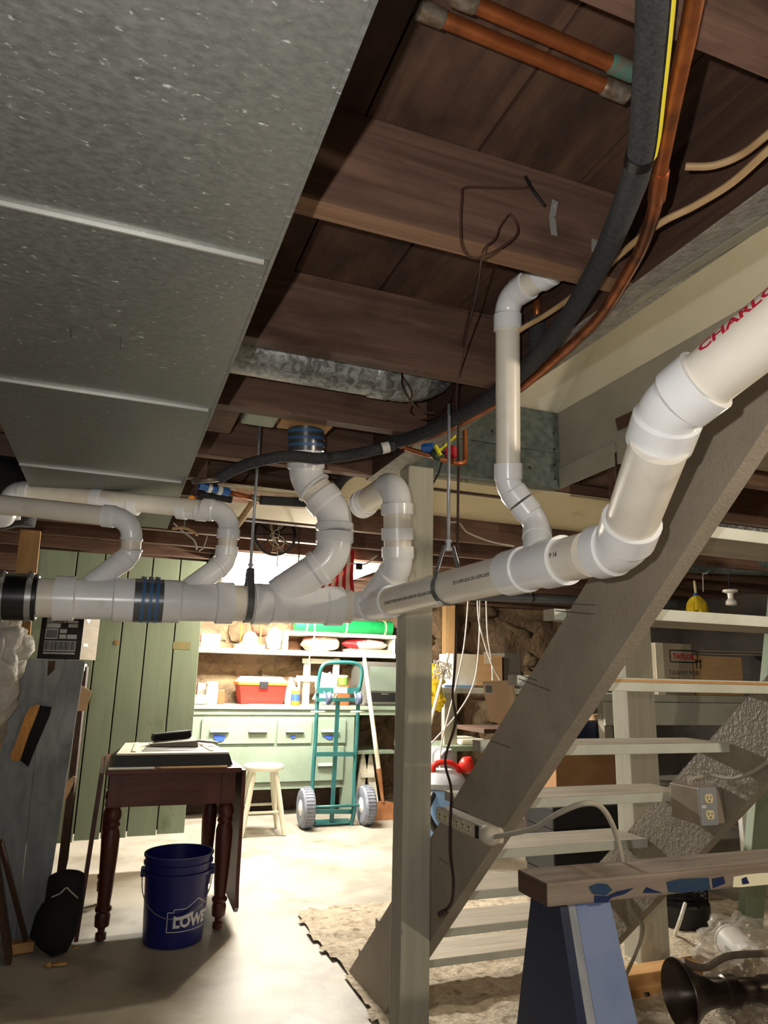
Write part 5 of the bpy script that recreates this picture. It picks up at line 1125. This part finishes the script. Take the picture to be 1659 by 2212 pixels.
for xa, xb in ((902,1000), (1188,1283)):
    m = MB(); m.tube([zq(xa,788,-.02), zq(xb,788,-.02)], .008, 8); m.build('pin', M['porcelain'], ht)
# ---------------------------------------------------------------- stool, shovel, small trestle
SY_ = 5.72
stl = thing('stool', (z1(560,1660,SY_).x,SY_,0), 'cream painted wooden stool before the workbench', 'stool')
c = z1(560,1183,SY_); r_ = (z1(705,1183,SY_).x-z1(412,1183,SY_).x)/2
m = MB(); m.lathe((c.x,SY_,c.z-.022), (0,0,1), [(r_*.85,0),(r_*.97,.008),(r_,.022),(r_*.98,.036),(r_*.9,.042)], 30); m.build('seat', M['creamwood'], stl)
feet = []
for sx, sy in ((-1,-1),(1,-1),(-1,1),(1,1)):
    top = Vector((c.x+sx*r_*.52, SY_+sy*r_*.5, c.z-.02)); bot = Vector((c.x+sx*r_*1.0, SY_+sy*r_*.85, .0)); feet.append((top, bot))
    pth = [top.lerp(bot,k/6) for k in range(7)]; m = MB(); m.tube(pth, [.015,.018,.02,.021,.02,.018,.014], 12); m.build('leg', M['creamwood'], stl)
for i, j, k in ((0,1,.64),(2,3,.6),(0,2,.70),(1,3,.70)):
    m = MB(); m.tube([feet[i][0].lerp(feet[i][1],k), feet[j][0].lerp(feet[j][1],k)], .010, 8); m.build('rung', M['creamwood'], stl)
sv = thing('shovel', (z1(1400,1670,6.0).x,6.0,0), 'shovel with cream handle and rusty blade leaning on the bench', 'shovel')
a = z1(1284,400,6.24); b = z1(1388,1205,6.05); c = z1(1418,1440,5.98)
m = MB(); m.tube([a, a.lerp(b,.02), b], [.014,.019,.021], 12); m.build('handle', M['creamwood'], sv)
m = MB(); m.tube([b.lerp(a,.01), b, c], [.023,.024,.014], 12); m.build('socket', M['rustiron'], sv)
bl = [(1345,1445),(1400,1428),(1418,1440),(1440,1428),(1500,1440),(1500,1620),(1475,1690),(1360,1690),(1345,1620)]
m = MB(); m.prism([P(400+x/3.318,1300+y/3.318,'y',5.98-.06*(y-1428)/262) for x, y in bl], (0,.008,0)); o = m.build('blade', M['rustiron'], sv)
lowest = min((o.matrix_world @ v.co).z if False else v.co.z for v in o.data.vertices)
tt = thing('trestle', (z1(1300,1430,6.5).x,6.55,0), 'small white painted trestle right of the workbench', 'trestle')
for x0_, x1_ in ((1290,1235), (1308,1362)):
    a = z1(x0_,1085,6.5); b = z1(x1_,1440,6.5); b = Vector((b.x,6.5,0)); m = MB(); m.beam(a, b, .07, .03, up=(0,1,0)); m.build('leg', M['creamwood'], tt)
m = MB(); a, b = z1(1255,1225,6.49), z1(1345,1255,6.49); m.box((a.x,6.46,b.z), (b.x,6.48,a.z)); m.build('crossbar', M['creamwood'], tt)
a, b = z1(1205,1062,6.5), z1(1480,1062,6.5); m = MB(); m.box((a.x,6.42,a.z-.03), (b.x,6.9,a.z), bev=.003); m.build('top_board', M['post_green'], tt)
# ---------------------------------------------------------------- things hung from the far joists
WY = 3.965
wc_ = P(594,1155,'y',WY); R_ = (P(640,1155,'y',WY).x-P(550,1155,'y',WY).x)/2
sw = thing('spoked_wheel', (wc_.x,WY,wc_.z-R_), 'black spoked pulley wheel hung on the joist with a bundle of wire', 'wheel')
m = MB(); ring = [Vector((wc_.x+R_*math.cos(2*math.pi*k/40), WY, wc_.z+R_*math.sin(2*math.pi*k/40))) for k in range(41)]
vs = []; fs = []
for q in ring:
    n_ = (q-wc_).normalized(); vs += [q-n_*.011+Vector((0,-.008,0)), q+n_*.004+Vector((0,-.008,0)), q+n_*.004+Vector((0,.008,0)), q-n_*.011+Vector((0,.008,0))]
for i in range(40):
    for j in range(4): fs.append((i*4+j, i*4+(j+1)%4, (i+1)*4+(j+1)%4, (i+1)*4+j))
m.add(vs, fs); m.build('rim', M['wire'], sw)
for k in range(10):
    t = 2*math.pi*k/10+.1; m = MB(); m.beam(wc_, wc_+Vector((math.cos(t),0,math.sin(t)))*(R_-.004), .008, .006, up=(0,1,0)); m.build('spoke', M['wire'], sw)
m = MB(); m.lathe(wc_, (0,-1,0), [(.02,-.01),(.02,.012)], 16); m.build('hub', M['wire'], sw)
m = MB(); m.tube([wc_+Vector((0,.02,R_*.9)), wc_+Vector((0,.04,R_*.9))], .005, 6); m.tube([wc_, wc_+Vector((0,.036,0))], .008, 8); m.build('axle_pin', M['rust'], sw)
wbd = thing('wire_bundle', (wc_.x,WY-.03,wc_.z-R_), 'tangled pale wire bundle tied over the spoked wheel', 'wire')
random.seed(11)
for k in range(7):
    pts = [Vector((wc_.x+random.uniform(-.04,.04), WY-.03-random.random()*.012, wc_.z+R_*1.0))]
    for j in range(5): pts.append(Vector((wc_.x+random.uniform(-.045,.05), WY-.03-random.random()*.02, wc_.z+R_*(.7-.35*j)+random.uniform(-.02,.02))))
    m = MB(); m.tube(smooth(pts,5), .0022, 6); m.build('strand', M['romex' if k % 2 else 'cord_white'], wbd)
cable('hanging_rope', [Vector((wc_.x+.01,WY-.04,wc_.z-R_*.8)), P(600,1200,'y',WY-.04), P(598,1225,'y',WY-.04)], .003, 'cord_white', 'short white cord dangling below the wire bundle', 4, 'cord')
cable('loose_cable', [P(646,1095,'y',3.7), P(645,1150,'y',3.72), P(646,1190,'y',3.75), P(645,1215,'y',3.75)], .004, 'cord_brown', 'thin brown cord hanging right of the spoked wheel', 4, 'cord')
fg = thing('flag', (P(735,1290,'y',4.44).x,4.44,P(735,1290,'y',4.44).z), 'red and white striped flag hanging behind the white bends', 'flag')
for k in range(9):
    xa = 690+8*k; m = MB(); vs = []; fs = []
    for j in range(9):
        y = 1188+13*j; wv = .012*math.sin(j*.9+k*.5)
        for xx in (xa, xa+8):
            q = P(xx,y,'y',4.44); vs += [Vector((q.x,4.42+wv,q.z)), Vector((q.x,4.424+wv,q.z))]
    for j in range(8):
        b0 = j*4; fs += [(b0,b0+2,b0+6,b0+4), (b0+1,b0+5,b0+7,b0+3), (b0,b0+4,b0+5,b0+1), (b0+2,b0+3,b0+7,b0+6)]
    m.add(vs, fs); m.build('stripe', M['redflag' if k % 2 == 0 else 'whiteflag'], fg)
m = MB(); m.prism([P(x,y,'y',4.3) for x, y in ((752,1146),(792,1148),(795,1158),(785,1168),(775,1174),(758,1168),(751,1156))], (0,.012,0)); prop(m.build('hanging_tag', M['whiteplastic'], None), 'white rounded tag hanging between the two tall white bends', 'tag')
m = MB(); m.prism([P(x,y,'y',4.3) for x, y in ((804,1156),(812,1154),(818,1172),(804,1174))], (0,.02,0)); prop(m.build('hanging_tag', M['porcelain'], None), 'tiny white clip on the joist left of the post', 'tag')
c = P(777,1223,'y',4.4); m = MB(); m.box((c.x-.025,4.4,c.z-.02), (c.x+.02,4.44,c.z+.02), bev=.004); prop(m.build('junction_clip', M['black'], None), 'small black connector on the wire left of the post', 'connector')
cable('loose_cable', [P(735,1200,'y',4.42), P(750,1214,'y',4.42), P(768,1218,'y',4.42), P(790,1218,'y',4.42), P(815,1200,'y',4.42)], .005, 'cord_white', 'white wire looping from the connector to the post', 5, 'cable')
# wooden coat hanger below the duct corner
ch = thing('coat_hanger', P(395,1135,'y',3.15), 'tan wooden coat hanger with white cord below the duct corner', 'hanger')
m = MB(); q = P(398,1140,'y',3.15); m.tube([q, Vector((q.x,3.15,1.949))], .003, 6); m.build('hook', M['zinc'], ch)
m = MB(); m.tube(smooth([P(372,1142,'y',3.15), P(395,1140,'y',3.15), P(415,1147,'y',3.15), P(427,1156,'y',3.15)],4), .007, 8); m.build('arm', M['romex'], ch)
m = MB(); m.tube(smooth([P(375,1130,'y',3.15), P(398,1150,'y',3.15), P(420,1168,'y',3.15), P(425,1188,'y',3.15)],4), .004, 8); m.build('cord', M['cord_white'], ch)
m = MB(); m.tube([P(448,1158,'y',3.15), P(440,1184,'y',3.15), P(430,1190,'y',3.15)], .003, 6); m.build('tail', M['cord_white'], ch)
# ---------------------------------------------------------------- storage seen between the post and the stair
def q4(x, y, Y): return P(900+x/4.253, 1280+y/4.253, 'y', Y)
m = MB(); a, b = q4(268,300,6.75), q4(362,300,6.75); m.box((a.x,6.75,0), (b.x,6.84,2.135)); prop(m.build('wall_stud', M['lumber'], None), 'new lumber stud standing against the stone wall', 'stud')
SYb = 5.5
shb = thing('storage_shelf', (q4(420,880,SYb).x,SYb+.2,0), 'white plank storage shelf with grey legs beside the stone wall', 'shelf')
a, b = q4(212,872,SYb), q4(900,905,SYb)
m = MB(); m.box((a.x,SYb,a.z-.045), (b.x+.5,SYb+.5,a.z), bev=.003); m.build('board', M['tread_edge'], shb)
zsb = a.z+.001
m = MB(); l0 = q4(262,950,SYb+.02); l1 = q4(375,950,SYb+.02); m.box((l0.x,SYb+.03,0), (l1.x,SYb+.09,a.z-.046)); m.build('leg', M['post'], shb)
m = MB(); m.box((b.x+.35,SYb+.03,0), (b.x+.45,SYb+.09,a.z-.046)); m.build('leg', M['post'], shb)
c0_ = q4(110,1415,SYb-.1); c1_ = q4(620,1415,SYb-.1)
m = MB(); m.box((c0_.x-.1,SYb-.1,c0_.z-.04), (c1_.x,SYb+.4,c0_.z), bev=.003); m.build('lower_board', M['post_green'], shb)
m = MB(); a, b = q4(245,850,SYb+.05), q4(520,858,SYb+.05); m.box((a.x,SYb+.03,zsb), (b.x,SYb+.4,zsb+.02), bev=.003); prop(m.build('blue_folder', M['vacblue'], None), 'thin blue folder under the tan box on the storage shelf', 'folder')
bxx = thing('tan_box', (q4(450,840,SYb).x,SYb+.2,zsb+.021), 'tan cardboard box with its lit front coloured pale on the storage shelf', 'box')
a, b, c = q4(333,560,SYb+.1), q4(548,560,SYb+.1), q4(785,560,SYb+.1)
m = MB(); m.box((a.x,SYb+.1,zsb+.021), (b.x,SYb+.38,a.z), bev=.003); m.build('lit_front', M['creamwood'], bxx)  # yellow-lit face of the box put into its colour as cream
m = MB(); m.box((b.x+.001,SYb+.1,zsb+.021), (c.x,SYb+.4,a.z), bev=.003); m.build('body', M['cardboard'], bxx)
m = MB(); d = q4(650,600,SYb+.098); m.box((d.x-.03,SYb+.097,d.z-.05), (d.x+.03,SYb+.0995,d.z+.05)); m.build('tape', M['cream'], bxx)
m = MB(); a, b = q4(785,552,SYb+.15), q4(960,680,SYb+.15); m.box((a.x+.02,SYb+.15,zsb), (b.x,SYb+.4,a.z), bev=.01); prop(m.build('black_appliance', M['tvgrey'], None), 'dark grey appliance right of the tan box on the storage shelf', 'appliance')
# tilted carton with barcode
t = thing('paper_carton', q4(690,1150,4.4), 'pale tan open carton with a printed label tilting behind the stringer', 'carton')
Y_ = 4.5
cs = [q4(602,815,Y_), q4(860,806,Y_), q4(940,1250,Y_), q4(665,1180,Y_)]
m = MB(); m.prism(cs, (.06,.06,0)); m.build('body', mat('pale_tan_carton', hx(206,178,146), rough=.8), t)
m = MB(); m.prism([q4(622,840,Y_-.002), q4(695,836,Y_-.002), q4(705,930,Y_-.002), q4(640,935,Y_-.002)], (0,-.001,0)); m.build('label', M['label'], t)
m = MB()
for k in range(9): m.prism([q4(632+6.5*k,855,Y_-.004), q4(635+6.5*k,855,Y_-.004), q4(642+6.5*k,920,Y_-.004), q4(639+6.5*k,920,Y_-.004)], (0,-.001,0))
m.build('barcode', M['ink'], t)
# the stand under it
zc = min(p.z for p in cs)
m = MB(); m.box((cs[3].x-.05,Y_-.02,zc-.03), (cs[2].x+.3,Y_+.4,zc-.001)); m.box((cs[2].x+.1,Y_+.05,0), (cs[2].x+.18,Y_+.12,zc-.03)); prop(m.build('side_table', M['header'], None), 'dark side table hidden behind the left stringer', 'table')
# yellow mop head with stick and string tangle
mp = thing('yellow_mop', q4(170,1280,5.3), 'fluffy yellow mop head on a white stick leaning beside the post', 'mop')
for k, (x, y, rx, rz) in enumerate(((150,780,.09,.10), (140,880,.085,.10), (160,980,.08,.09), (190,1010,.06,.06))):
    m = MB(); m.blob(q4(x,y,5.3), (rx,.06,rz), k+2, .55, 6, 3); m.build('yarn', M['mopyellow'], mp)
a = q4(290,560,5.22); b = q4(92,1330,5.15)
m = MB(); m.tube([a, b, b+(b-a)*((b.z-.005)/(a.z-b.z))], .013, 10); m.build('stick', M['creamwood'], mp)
random.seed(3)
tg = thing('string_tangle', q4(240,700,5.22), 'tangle of white string hanging on the mop', 'string')
for k in range(8):
    m = MB(); m.tube(smooth([q4(random.uniform(150,330),random.uniform(615,800),5.2-random.random()*.03) for j in range(6)],5), .004, 6); m.build('strand', M['cord_white'], tg)
# shop vacuum
VY = 4.75
vc = thing('shop_vacuum', (q4(230,1900,VY).x,VY,0), 'shop vacuum with blue tank grey lid and red handle behind the post', 'vacuum')
cx_ = q4(225,1800,VY).x; zl = q4(225,1760,VY).z
m = MB(); m.lathe((cx_,VY,0), (0,0,1), [(.15,.03),(.17,.05),(.175,zl-.02),(.16,zl-.015)], 24); m.build('tank', M['vacblue'], vc)
m = MB(); m.box((cx_+.02,VY-.19,.25), (cx_+.14,VY-.165,zl-.1)); m.build('panel', M['ivory'], vc)
m = MB(); m.lathe((cx_,VY,0), (0,0,1), [(.18,zl-.015),(.185,zl),(.185,zl+.02),(.15,zl+.07),(.08,zl+.1)], 24); m.build('lid', M['graylid'], vc)
m = MB(); m.tube(smooth([(cx_-.09,VY-.04,zl+.08),(cx_-.07,VY-.05,zl+.14),(cx_+.02,VY-.05,zl+.15),(cx_+.1,VY-.04,zl+.12),(cx_+.13,VY-.03,zl+.06)],5), .02, 10); m.build('handle', M['redplastic'], vc)
m = MB(); m.blob((cx_+.17,VY-.06,zl+.13), (.06,.05,.06), 3, .3); m.build('cap', M['redplastic'], vc)
m = MB(); m.tube(smooth([(cx_-.12,VY-.12,zl*.9),(cx_-.2,VY-.2,zl*.7),(cx_-.14,VY-.22,zl*.45),(cx_-.04,VY-.2,zl*.35)],5), .025, 10); m.build('hose', M['black'], vc)
for k in range(3):
    t_ = 2*math.pi*k/3; m = MB(); m.lathe((cx_+.13*math.cos(t_)-.015,VY+.13*math.sin(t_),.03), (1,0,0), [(.01,0),(.03,.005),(.03,.025),(.01,.03)], 12); m.build('caster', M['black'], vc)
m = MB(); a = q4(250,1460,5.0); m.prism([q4(215,1600,4.98), q4(225,1500,4.98), q4(255,1460,4.98), q4(330,1440,4.98), q4(345,1600,4.98)], (0,.3,0)); o = prop(m.build('grey_case', M['graylid'], None), 'grey rounded equipment case above the vacuum', 'case')
m = MB(); a, b = q4(335,1390,5.6), q4(560,1560,5.6); m.box((a.x,5.45,c0_.z+.001), (b.x,5.8,a.z+.05), bev=.02); prop(m.build('white_bin', M['creamwood'], None), 'cream bin on the lower storage board', 'bin')
# ---------------------------------------------------------------- storage behind the stair treads
RY = 4.3
def rr(x, y, Y=RY): return P(x, y, 'y', Y)
rs = thing('storage_rack', (rr(1480,1510).x,RY+.3,0), 'white painted storage rack behind the stair treads', 'rack')
zt2 = rr(1480,1502).z
x0_, x1_ = rr(1225,1500).x, rr(1680,1500).x
m = MB(); m.box((x0_,RY,zt2-.05), (x1_,RY+.55,zt2), bev=.003); m.build('top_board', M['tread_edge'], rs)
m = MB(); m.box((x0_+.3,RY-.02,rr(1480,1566).z), (x1_,RY+.0,zt2-.055)); m.build('front_board', M['tread_edge'], rs)
for x in (x0_+.32, x1_-.1):
    m = MB(); m.box((x,RY+.02,0), (x+.07,RY+.09,zt2-.051)); m.build('leg', M['post'], rs)
zt3 = rr(1480,1700).z
m = MB(); m.box((x0_,RY+.05,zt3-.03), (x1_,RY+.55,zt3)); m.build('lower_board', M['post'], rs)
def card(px, zb, mt, name, label, dep=.35, Y=RY+.08):
    a, b, yt = px; xa, xb = rr(a,zb and 1450,Y).x, rr(b,1450,Y).x; z1_ = rr((a+b)/2,yt,Y).z
    t = thing(name, ((xa+xb)/2,Y+dep/2,zt2+.001), label, 'box'); m = MB(); m.box((xa,Y,zt2+.001), (xb,Y+dep,z1_), bev=.003); m.build('body', M[mt], t); return t, xa, xb, z1_, Y
t, xa, xb, zt4, Y_ = card((1418,1497,1390), 1, 'card_grey', 'cardboard_box', 'tall grey tan cardboard box printed with a red TAYLOR logo', dep=.3, Y=RY+.05)
m = MB(); m.box((xa-.002,Y_-.006,zt2+.001), (xa+.07,Y_-.001,zt4)); m.build('lit_edge', M['creamwood'], t)  # cream strip paints in the light on the box's left side
cc_ = rr(1478,1418,Y_)
text_flat('TAYLOR', .054, (cc_.x-.11,Y_,cc_.z-.02), (1,0,0), (0,0,1), M['red_ink'], t, .002, lift=.003)
m = MB(); vs = []; fs = []
for k in range(33):
    th = 2*math.pi*k/32; q = Vector((cc_.x-.005+max(-.13,min(.13,.19*math.cos(th)))*1.0, Y_-.003, cc_.z+max(-.04,min(.04,.06*math.sin(th))))); vs += [q, q+Vector((math.cos(th)*.009,0,math.sin(th)*.009))]
for k in range(32): fs.append((k*2,k*2+1,k*2+3,k*2+2))
m.add(vs, fs); m.build('logo_outline', M['ink'], t, fix=False)

c2 = rr(1444,1452,Y_); text_flat('TAWNY POR', .05, (c2.x,Y_,c2.z-.02), (1,0,0), (0,0,1), M['grey_ink'], t, 0, lift=.003)
c2 = rr(1444,1466,Y_); text_flat('18% 0', .045, (c2.x,Y_,c2.z-.02), (1,0,0), (0,0,1), M['grey_ink'], t, 0, lift=.003)
t, xa, xb, zt4, Y_ = card((1500,1604,1418), 1, 'cardboard', 'cardboard_box', 'tan cardboard box with up arrows right of the printed box', Y=RY+.05)
for s, tx in ((.02,None),(.06,None)):
    m = MB(); m.prism([(xa+s,Y_-.001,zt4-.1),(xa+s+.008,Y_-.001,zt4-.1),(xa+s+.008,Y_-.001,zt4-.05),(xa+s+.018,Y_-.001,zt4-.05),(xa+s+.004,Y_-.001,zt4-.025),(xa+s-.01,Y_-.001,zt4-.05),(xa+s,Y_-.001,zt4-.05)], (0,-.001,0)); m.build('arrow_print', M['ink'], t)
for pts, lab in (([(1478,1404),(1582,1386),(1622,1396),(1500,1410)], 'upper'), ([(1475,1410),(1576,1402),(1618,1412),(1505,1416)], 'lower')):
    q = [rr(x,y,RY+.25) for x, y in pts]; zf_ = zt4+(.035 if lab == 'upper' else .012)
    m = MB(); m.prism([(q[0].x,RY+.1,zf_),(q[2].x,RY+.06,zf_+.01),(q[2].x+.05,RY+.4,zf_+.02),(q[0].x+.05,RY+.42,zf_+.01)], (0,0,.008)); m.build('flap', M['card_grey'], t)
m = MB(); a, b = rr(1286,1495,RY+.05), rr(1346,1495,RY+.05); m.prism([rr(1300,1500,RY+.32), rr(1352,1496,RY+.32), rr(1356,1556,RY+.32), rr(1278,1562,RY+.32)], (0,.2,0))
for v in m.v: v.z = max(v.z-.16, zt3+.002)
prop(m.build('curved_carton', M['cardboard'], None), 'tan curved carton behind the third tread', 'carton')
m = MB(); a, b = rr(1235,1560,RY+.02), rr(1352,1600,RY+.02); m.box((a.x,RY+.1,zt3+.001), (b.x,RY+.3,min(a.z,zt2-.2)), bev=.004); prop(m.build('navy_case', M['navy'], None), 'navy blue flat case behind the fourth tread', 'case')
m = MB(); a, b = rr(1200,1625,4.0), rr(1345,1690,4.0); m.box((a.x,4.0,0), (b.x,4.25,a.z), bev=.005); prop(m.build('brown_carton', mat('dark_tan_carton', hx(150,112,74), rough=.85), None), 'large brown carton standing behind the middle treads', 'carton')  # plain dark tan cardboard
def bucket2(cx, ytop, r, Y, mt, lab, cat='bucket'):
    c = P(cx, ytop, 'y', Y); t = thing('storage_bucket', (c.x,Y,0), lab, cat); h = c.z
    m = MB(); m.lathe((c.x,Y,0), (0,0,1), [(r*.85,0),(r,h*.9),(r*1.06,h*.9),(r*1.06,h*.95),(r,h*.95),(r*1.04,h)], 20); m.build('body', M[mt], t)
    m = MB(); m.lathe((c.x,Y,0), (0,0,1), [(r*1.07,h-.02),(r*1.07,h+.012),(r*.9,h+.02)], 20); m.build('lid', M[mt], t)
bucket2(1098,1765,.13,4.9,'whiteplastic','white lidded bucket behind the lower treads left of the grey one')
bucket2(1185,1765,.14,4.8,'graylid','pale grey lidded bucket behind the lower treads')
bt = thing('black_bin', (P(1270,1790,'y',3.9).x,3.9,0), 'black ribbed storage bin behind the lower treads', 'bin')
a, b = P(1195,1745,'y',3.7), P(1345,1745,'y',3.7)
for k in range(4):
    m = MB(); z0 = k*(a.z/4); m.box((a.x-.01*(k%2),3.7-.01*(k%2),z0+.002), (b.x,4.0,z0+a.z/4), bev=.008); m.build('tier', M['black'], bt)
# grey ductwork behind the stair
gd = thing('round_duct', P(1500,1210,'y',3.7), 'dark grey round duct running behind the upper treads', 'duct')
m = MB(); m.tube([P(1240,1204,'y',3.9), P(1480,1210,'y',3.7), P(1760,1222,'y',3.5)], .085, 20); m.build('pipe', M['galv_dark'], gd)
m = MB(); m.tube([P(1520,1212,'y',3.66), P(1526,1212,'y',3.655)], .09, 20); m.build('collar', M['galv_dark'], gd)
m = MB(); m.box((2.7,3.0,2.06), (4.4,3.5,2.09)); prop(m.build('metal_sheet', M['galv_old'], None), 'grey sheet metal cover under the joists behind the stair', 'metal sheet')
ip = thing('grey_pipe', P(1120,1290,'y',4.6), 'long grey insulated pipe crossing behind the slanting drain pipe', 'pipe')
m = MB(); m.tube([P(985,1286,'y',4.7), P(1230,1296,'y',4.55), P(1500,1306,'y',4.4)], .034, 14); m.build('pipe', mat('grey_pipe_wrap', hx(86,90,96), rough=.4), ip)
q = P(1370,1301,'y',4.47); m = MB(); m.beam(q, Vector((q.x,4.47,1.949)), .02, .003, up=(0,1,0)); m.build('hanger_strap', M['galv_dark'], ip)
m = MB(); m.tube([P(1146,1292,'y',4.6), P(1150,1292,'y',4.6)], .037, 14); m.build('band', M['black'], ip)
# mop and bulb socket hanging right
c = P(1505,1300,'y',4.1); ym = thing('hanging_duster', (c.x,4.1,c.z-.06), 'yellow string duster hanging between the upper treads', 'duster')
m = MB(); m.tube([Vector((P(1500,1262,'y',4.1).x,4.1,1.949)), P(1500,1255,'y',4.1)], .002, 6); m.tube([P(1500,1255,'y',4.1), P(1503,1282,'y',4.1)], .009, 8); m.build('handle', M['ivory'], ym)
m = MB(); m.lathe(P(1503,1290,'y',4.1), (0,0,-1), [(.012,-.03),(.016,-.02),(.016,.0)], 10); m.build('ferrule', M['bluepex'], ym)
tp = P(1504,1286,'y',4.1); bt_ = P(1507,1322,'y',4.1)
for k in range(14):
    t_ = 2*math.pi*k/14; e = bt_+Vector((.075*math.cos(t_),.05*math.sin(t_),.008*math.sin(k*2.3))); mid = tp.lerp(e,.55)+Vector((.015*math.cos(t_),.01*math.sin(t_),.01))
    m = MB(); m.tube(smooth([tp, mid, e],4), [.008,.012,.014,.016,.017,.018,.018,.017,.015], 7); m.build('yarn', M['mopyellow'], ym)
m = MB(); c = P(1577,1276,'y',3.75); m.lathe(c, (0,0,-1), [(.03,-.01),(.05,-.005),(.05,.01),(.02,.02),(.018,.055),(.035,.075),(.036,.1),(.02,.105)], 20); prop(m.build('bulb_socket', M['porcelain'], None), 'white porcelain bulb socket hanging right of the yellow duster', 'lamp socket')
m = MB(); m.tube([P(1577,1276,'y',3.75)+Vector((0,0,.005)), Vector((P(1577,1276,'y',3.75).x,3.75,2.1))], .006, 6); prop(m.build('socket_cable', M['ink'], None), 'black cable above the porcelain bulb socket', 'cable')
cable('pull_string', [P(1517,1190,'y',3.9), P(1518,1230,'y',3.9), P(1519,1278,'y',3.9)], .0025, 'cord_white', 'thin white pull string left of the bulb socket', 3, 'string')
# ---------------------------------------------------------------- wire heater, horn and wrapped things at the lower right
hb_ = P(1540,2018,'z',0); hc = Vector((hb_.x-.03,hb_.y+.2,0))
wh = thing('wire_heater', hc, 'black cylindrical heater with a wire guard on the floor', 'heater')
m = MB(); m.lathe(hc, (0,0,1), [(.15,0),(.16,.01),(.16,.10),(.15,.11)], 28); m.build('base', M['black'], wh)
m = MB(); m.lathe(hc, (0,0,1), [(.09,.11),(.09,.46)], 20); m.build('core', M['black'], wh)
for k in range(16):
    z = .125+k*.022; m = MB(); m.tube([hc+Vector((.15*math.cos(2*math.pi*j/32),.15*math.sin(2*math.pi*j/32),z)) for j in range(33)], .0032, 6, caps=False); m.build('ring', M['wire'], wh)
for k in range(12):
    t_ = 2*math.pi*k/12; q = hc+Vector((.153*math.cos(t_),.153*math.sin(t_),0)); m = MB(); m.tube([q+Vector((0,0,.10)), q+Vector((0,0,.48))], .004, 6); m.build('upright', M['wire'], wh)
m = MB(); m.lathe(hc, (0,0,1), [(.155,.475),(.155,.49),(.1,.5)], 28); m.build('top', M['black'], wh)
m = MB(); m.tube(smooth([P(1480,1952,'y',2.9), P(1470,1985,'y',2.85), P(1458,2018,'z',.02)],4), .009, 8); wm = prop(m.build('heater_cord', M['porcelain'], None), 'white cord end lying beside the heater', 'cord')
m = MB(); m.box((P(1605,1790,'y',3.4).x,3.4,0), (P(1615,1790,'y',3.4).x+.03,3.43,.55)); prop(m.build('white_strip', M['whiteplastic'], None), 'white upright strip behind the wire heater', 'strip')
# lumber on the floor
HYb = 2.35
m = MB(); a = P(1338,2165,'z',0); b = P(1460,2155,'z',0); m.box((a.x,a.y,.001), (b.x+.25,a.y+.09,.085), bev=.004); prop(m.build('floor_lumber', M['lumber_x'], None), 'orange tan lumber piece lying on the floor behind the horn', 'lumber')
# horn
hn = thing('horn', P(1500,2190,'z',0), 'dark bronze flared horn lying at the lower right', 'horn')
mc = P(1466,2148,'y',1.95); v_ = ray(1466,2148); v_.z = 0; v_.normalize(); ax_ = (Vector((v_.y,-v_.x,0))*.85+v_*.52).normalized()
prof = [(.098,0),(.100,.003),(.094,.012),(.075,.035),(.058,.06),(.046,.09),(.040,.12),(.040,.15),(.046,.155),(.046,.19),(.036,.2),(.034,.28),(.04,.29),(.04,.34),(.02,.36)]
inn = [(.096,.0),(.088,.012),(.07,.035),(.052,.06),(.04,.09),(.034,.12),(.0,.125)]
m = MB(); m.lathe(mc, ax_, [(r, h) for r, h in inn[::-1]]+prof, 36, caps=False); m.build('bell', M['bronze'], hn)
m = MB(); m.blob(mc+ax_*.075, (.018,.018,.018), 1, .05, 2, 2); m.build('inner_bulb', M['steel'], hn)
up_ = Vector((0,0,1)); k0 = mc+ax_*.05+up_*.06
m = MB(); m.tube(smooth([mc+ax_*.02+up_*.09, mc+ax_*.06+up_*.075, mc+ax_*.1+up_*.07, mc+ax_*.15+up_*.09, mc+ax_*.2+up_*.1, mc+ax_*.34+up_*.1],5), .011, 8); m.build('bracket_arm', mat('dusty_bronze', hx(112,96,82), hx(132,116,100), sc=(20,20,20), rough=.6), hn)
m = MB(); m.tube([mc+ax_*.008-_r*.098, mc+ax_*.004-_r*.108], .006, 8); m.build('rim_lug', M['bronze'], hn)
# wrapped can
cw = P(1600,2075,'y',2.25)
wc2 = thing('metal_can', (cw.x,2.25,0), 'white metal can wrapped in clear plastic at the lower right', 'can')
a = P(1575,2030,'y',2.3); b = P(1632,2085,'y',2.12)
d_ = (b-a).normalized(); m = MB(); m.lathe(a, d_, [(.055,0),(.058,.004),(.058,.012),(.055,.016),(.055,(b-a).length-.02),(.058,(b-a).length-.012),(.058,(b-a).length),(.052,(b-a).length)], 24); m.build('can', M['whiteplastic'], wc2)
m = MB(); m.blob((a+b)/2+Vector((.03,.03,-.02)), (.17,.13,.12), 21, .3, 3, 5, flat=.004); m.build('plastic_wrap', M['film'], wc2)
m = MB(); m.beam(P(1640,2060,'y',2.15), P(1690,2120,'y',2.15), .03, .012); m.build('slat', M['creamwood'], wc2)
pb = thing('plastic_bag', P(1630,2190,'z',0), 'yellowed crumpled plastic bag over the tail of the horn', 'bag')
m = MB(); m.blob(P(1640,2150,'y',2.0), (.13,.09,.10), 31, .35, 3, 5, flat=.004); m.build('inner_bundle', mat('yellowed_paper', hx(128,106,74), hx(164,140,100), sc=(9,9,9), rough=.5, bump=.8, bsc=22, bdist=.02), pb)
m = MB(); m.blob(P(1628,2142,'y',1.99), (.15,.10,.115), 33, .35, 4, 5, flat=.003); m.build('film', M['film'], pb)
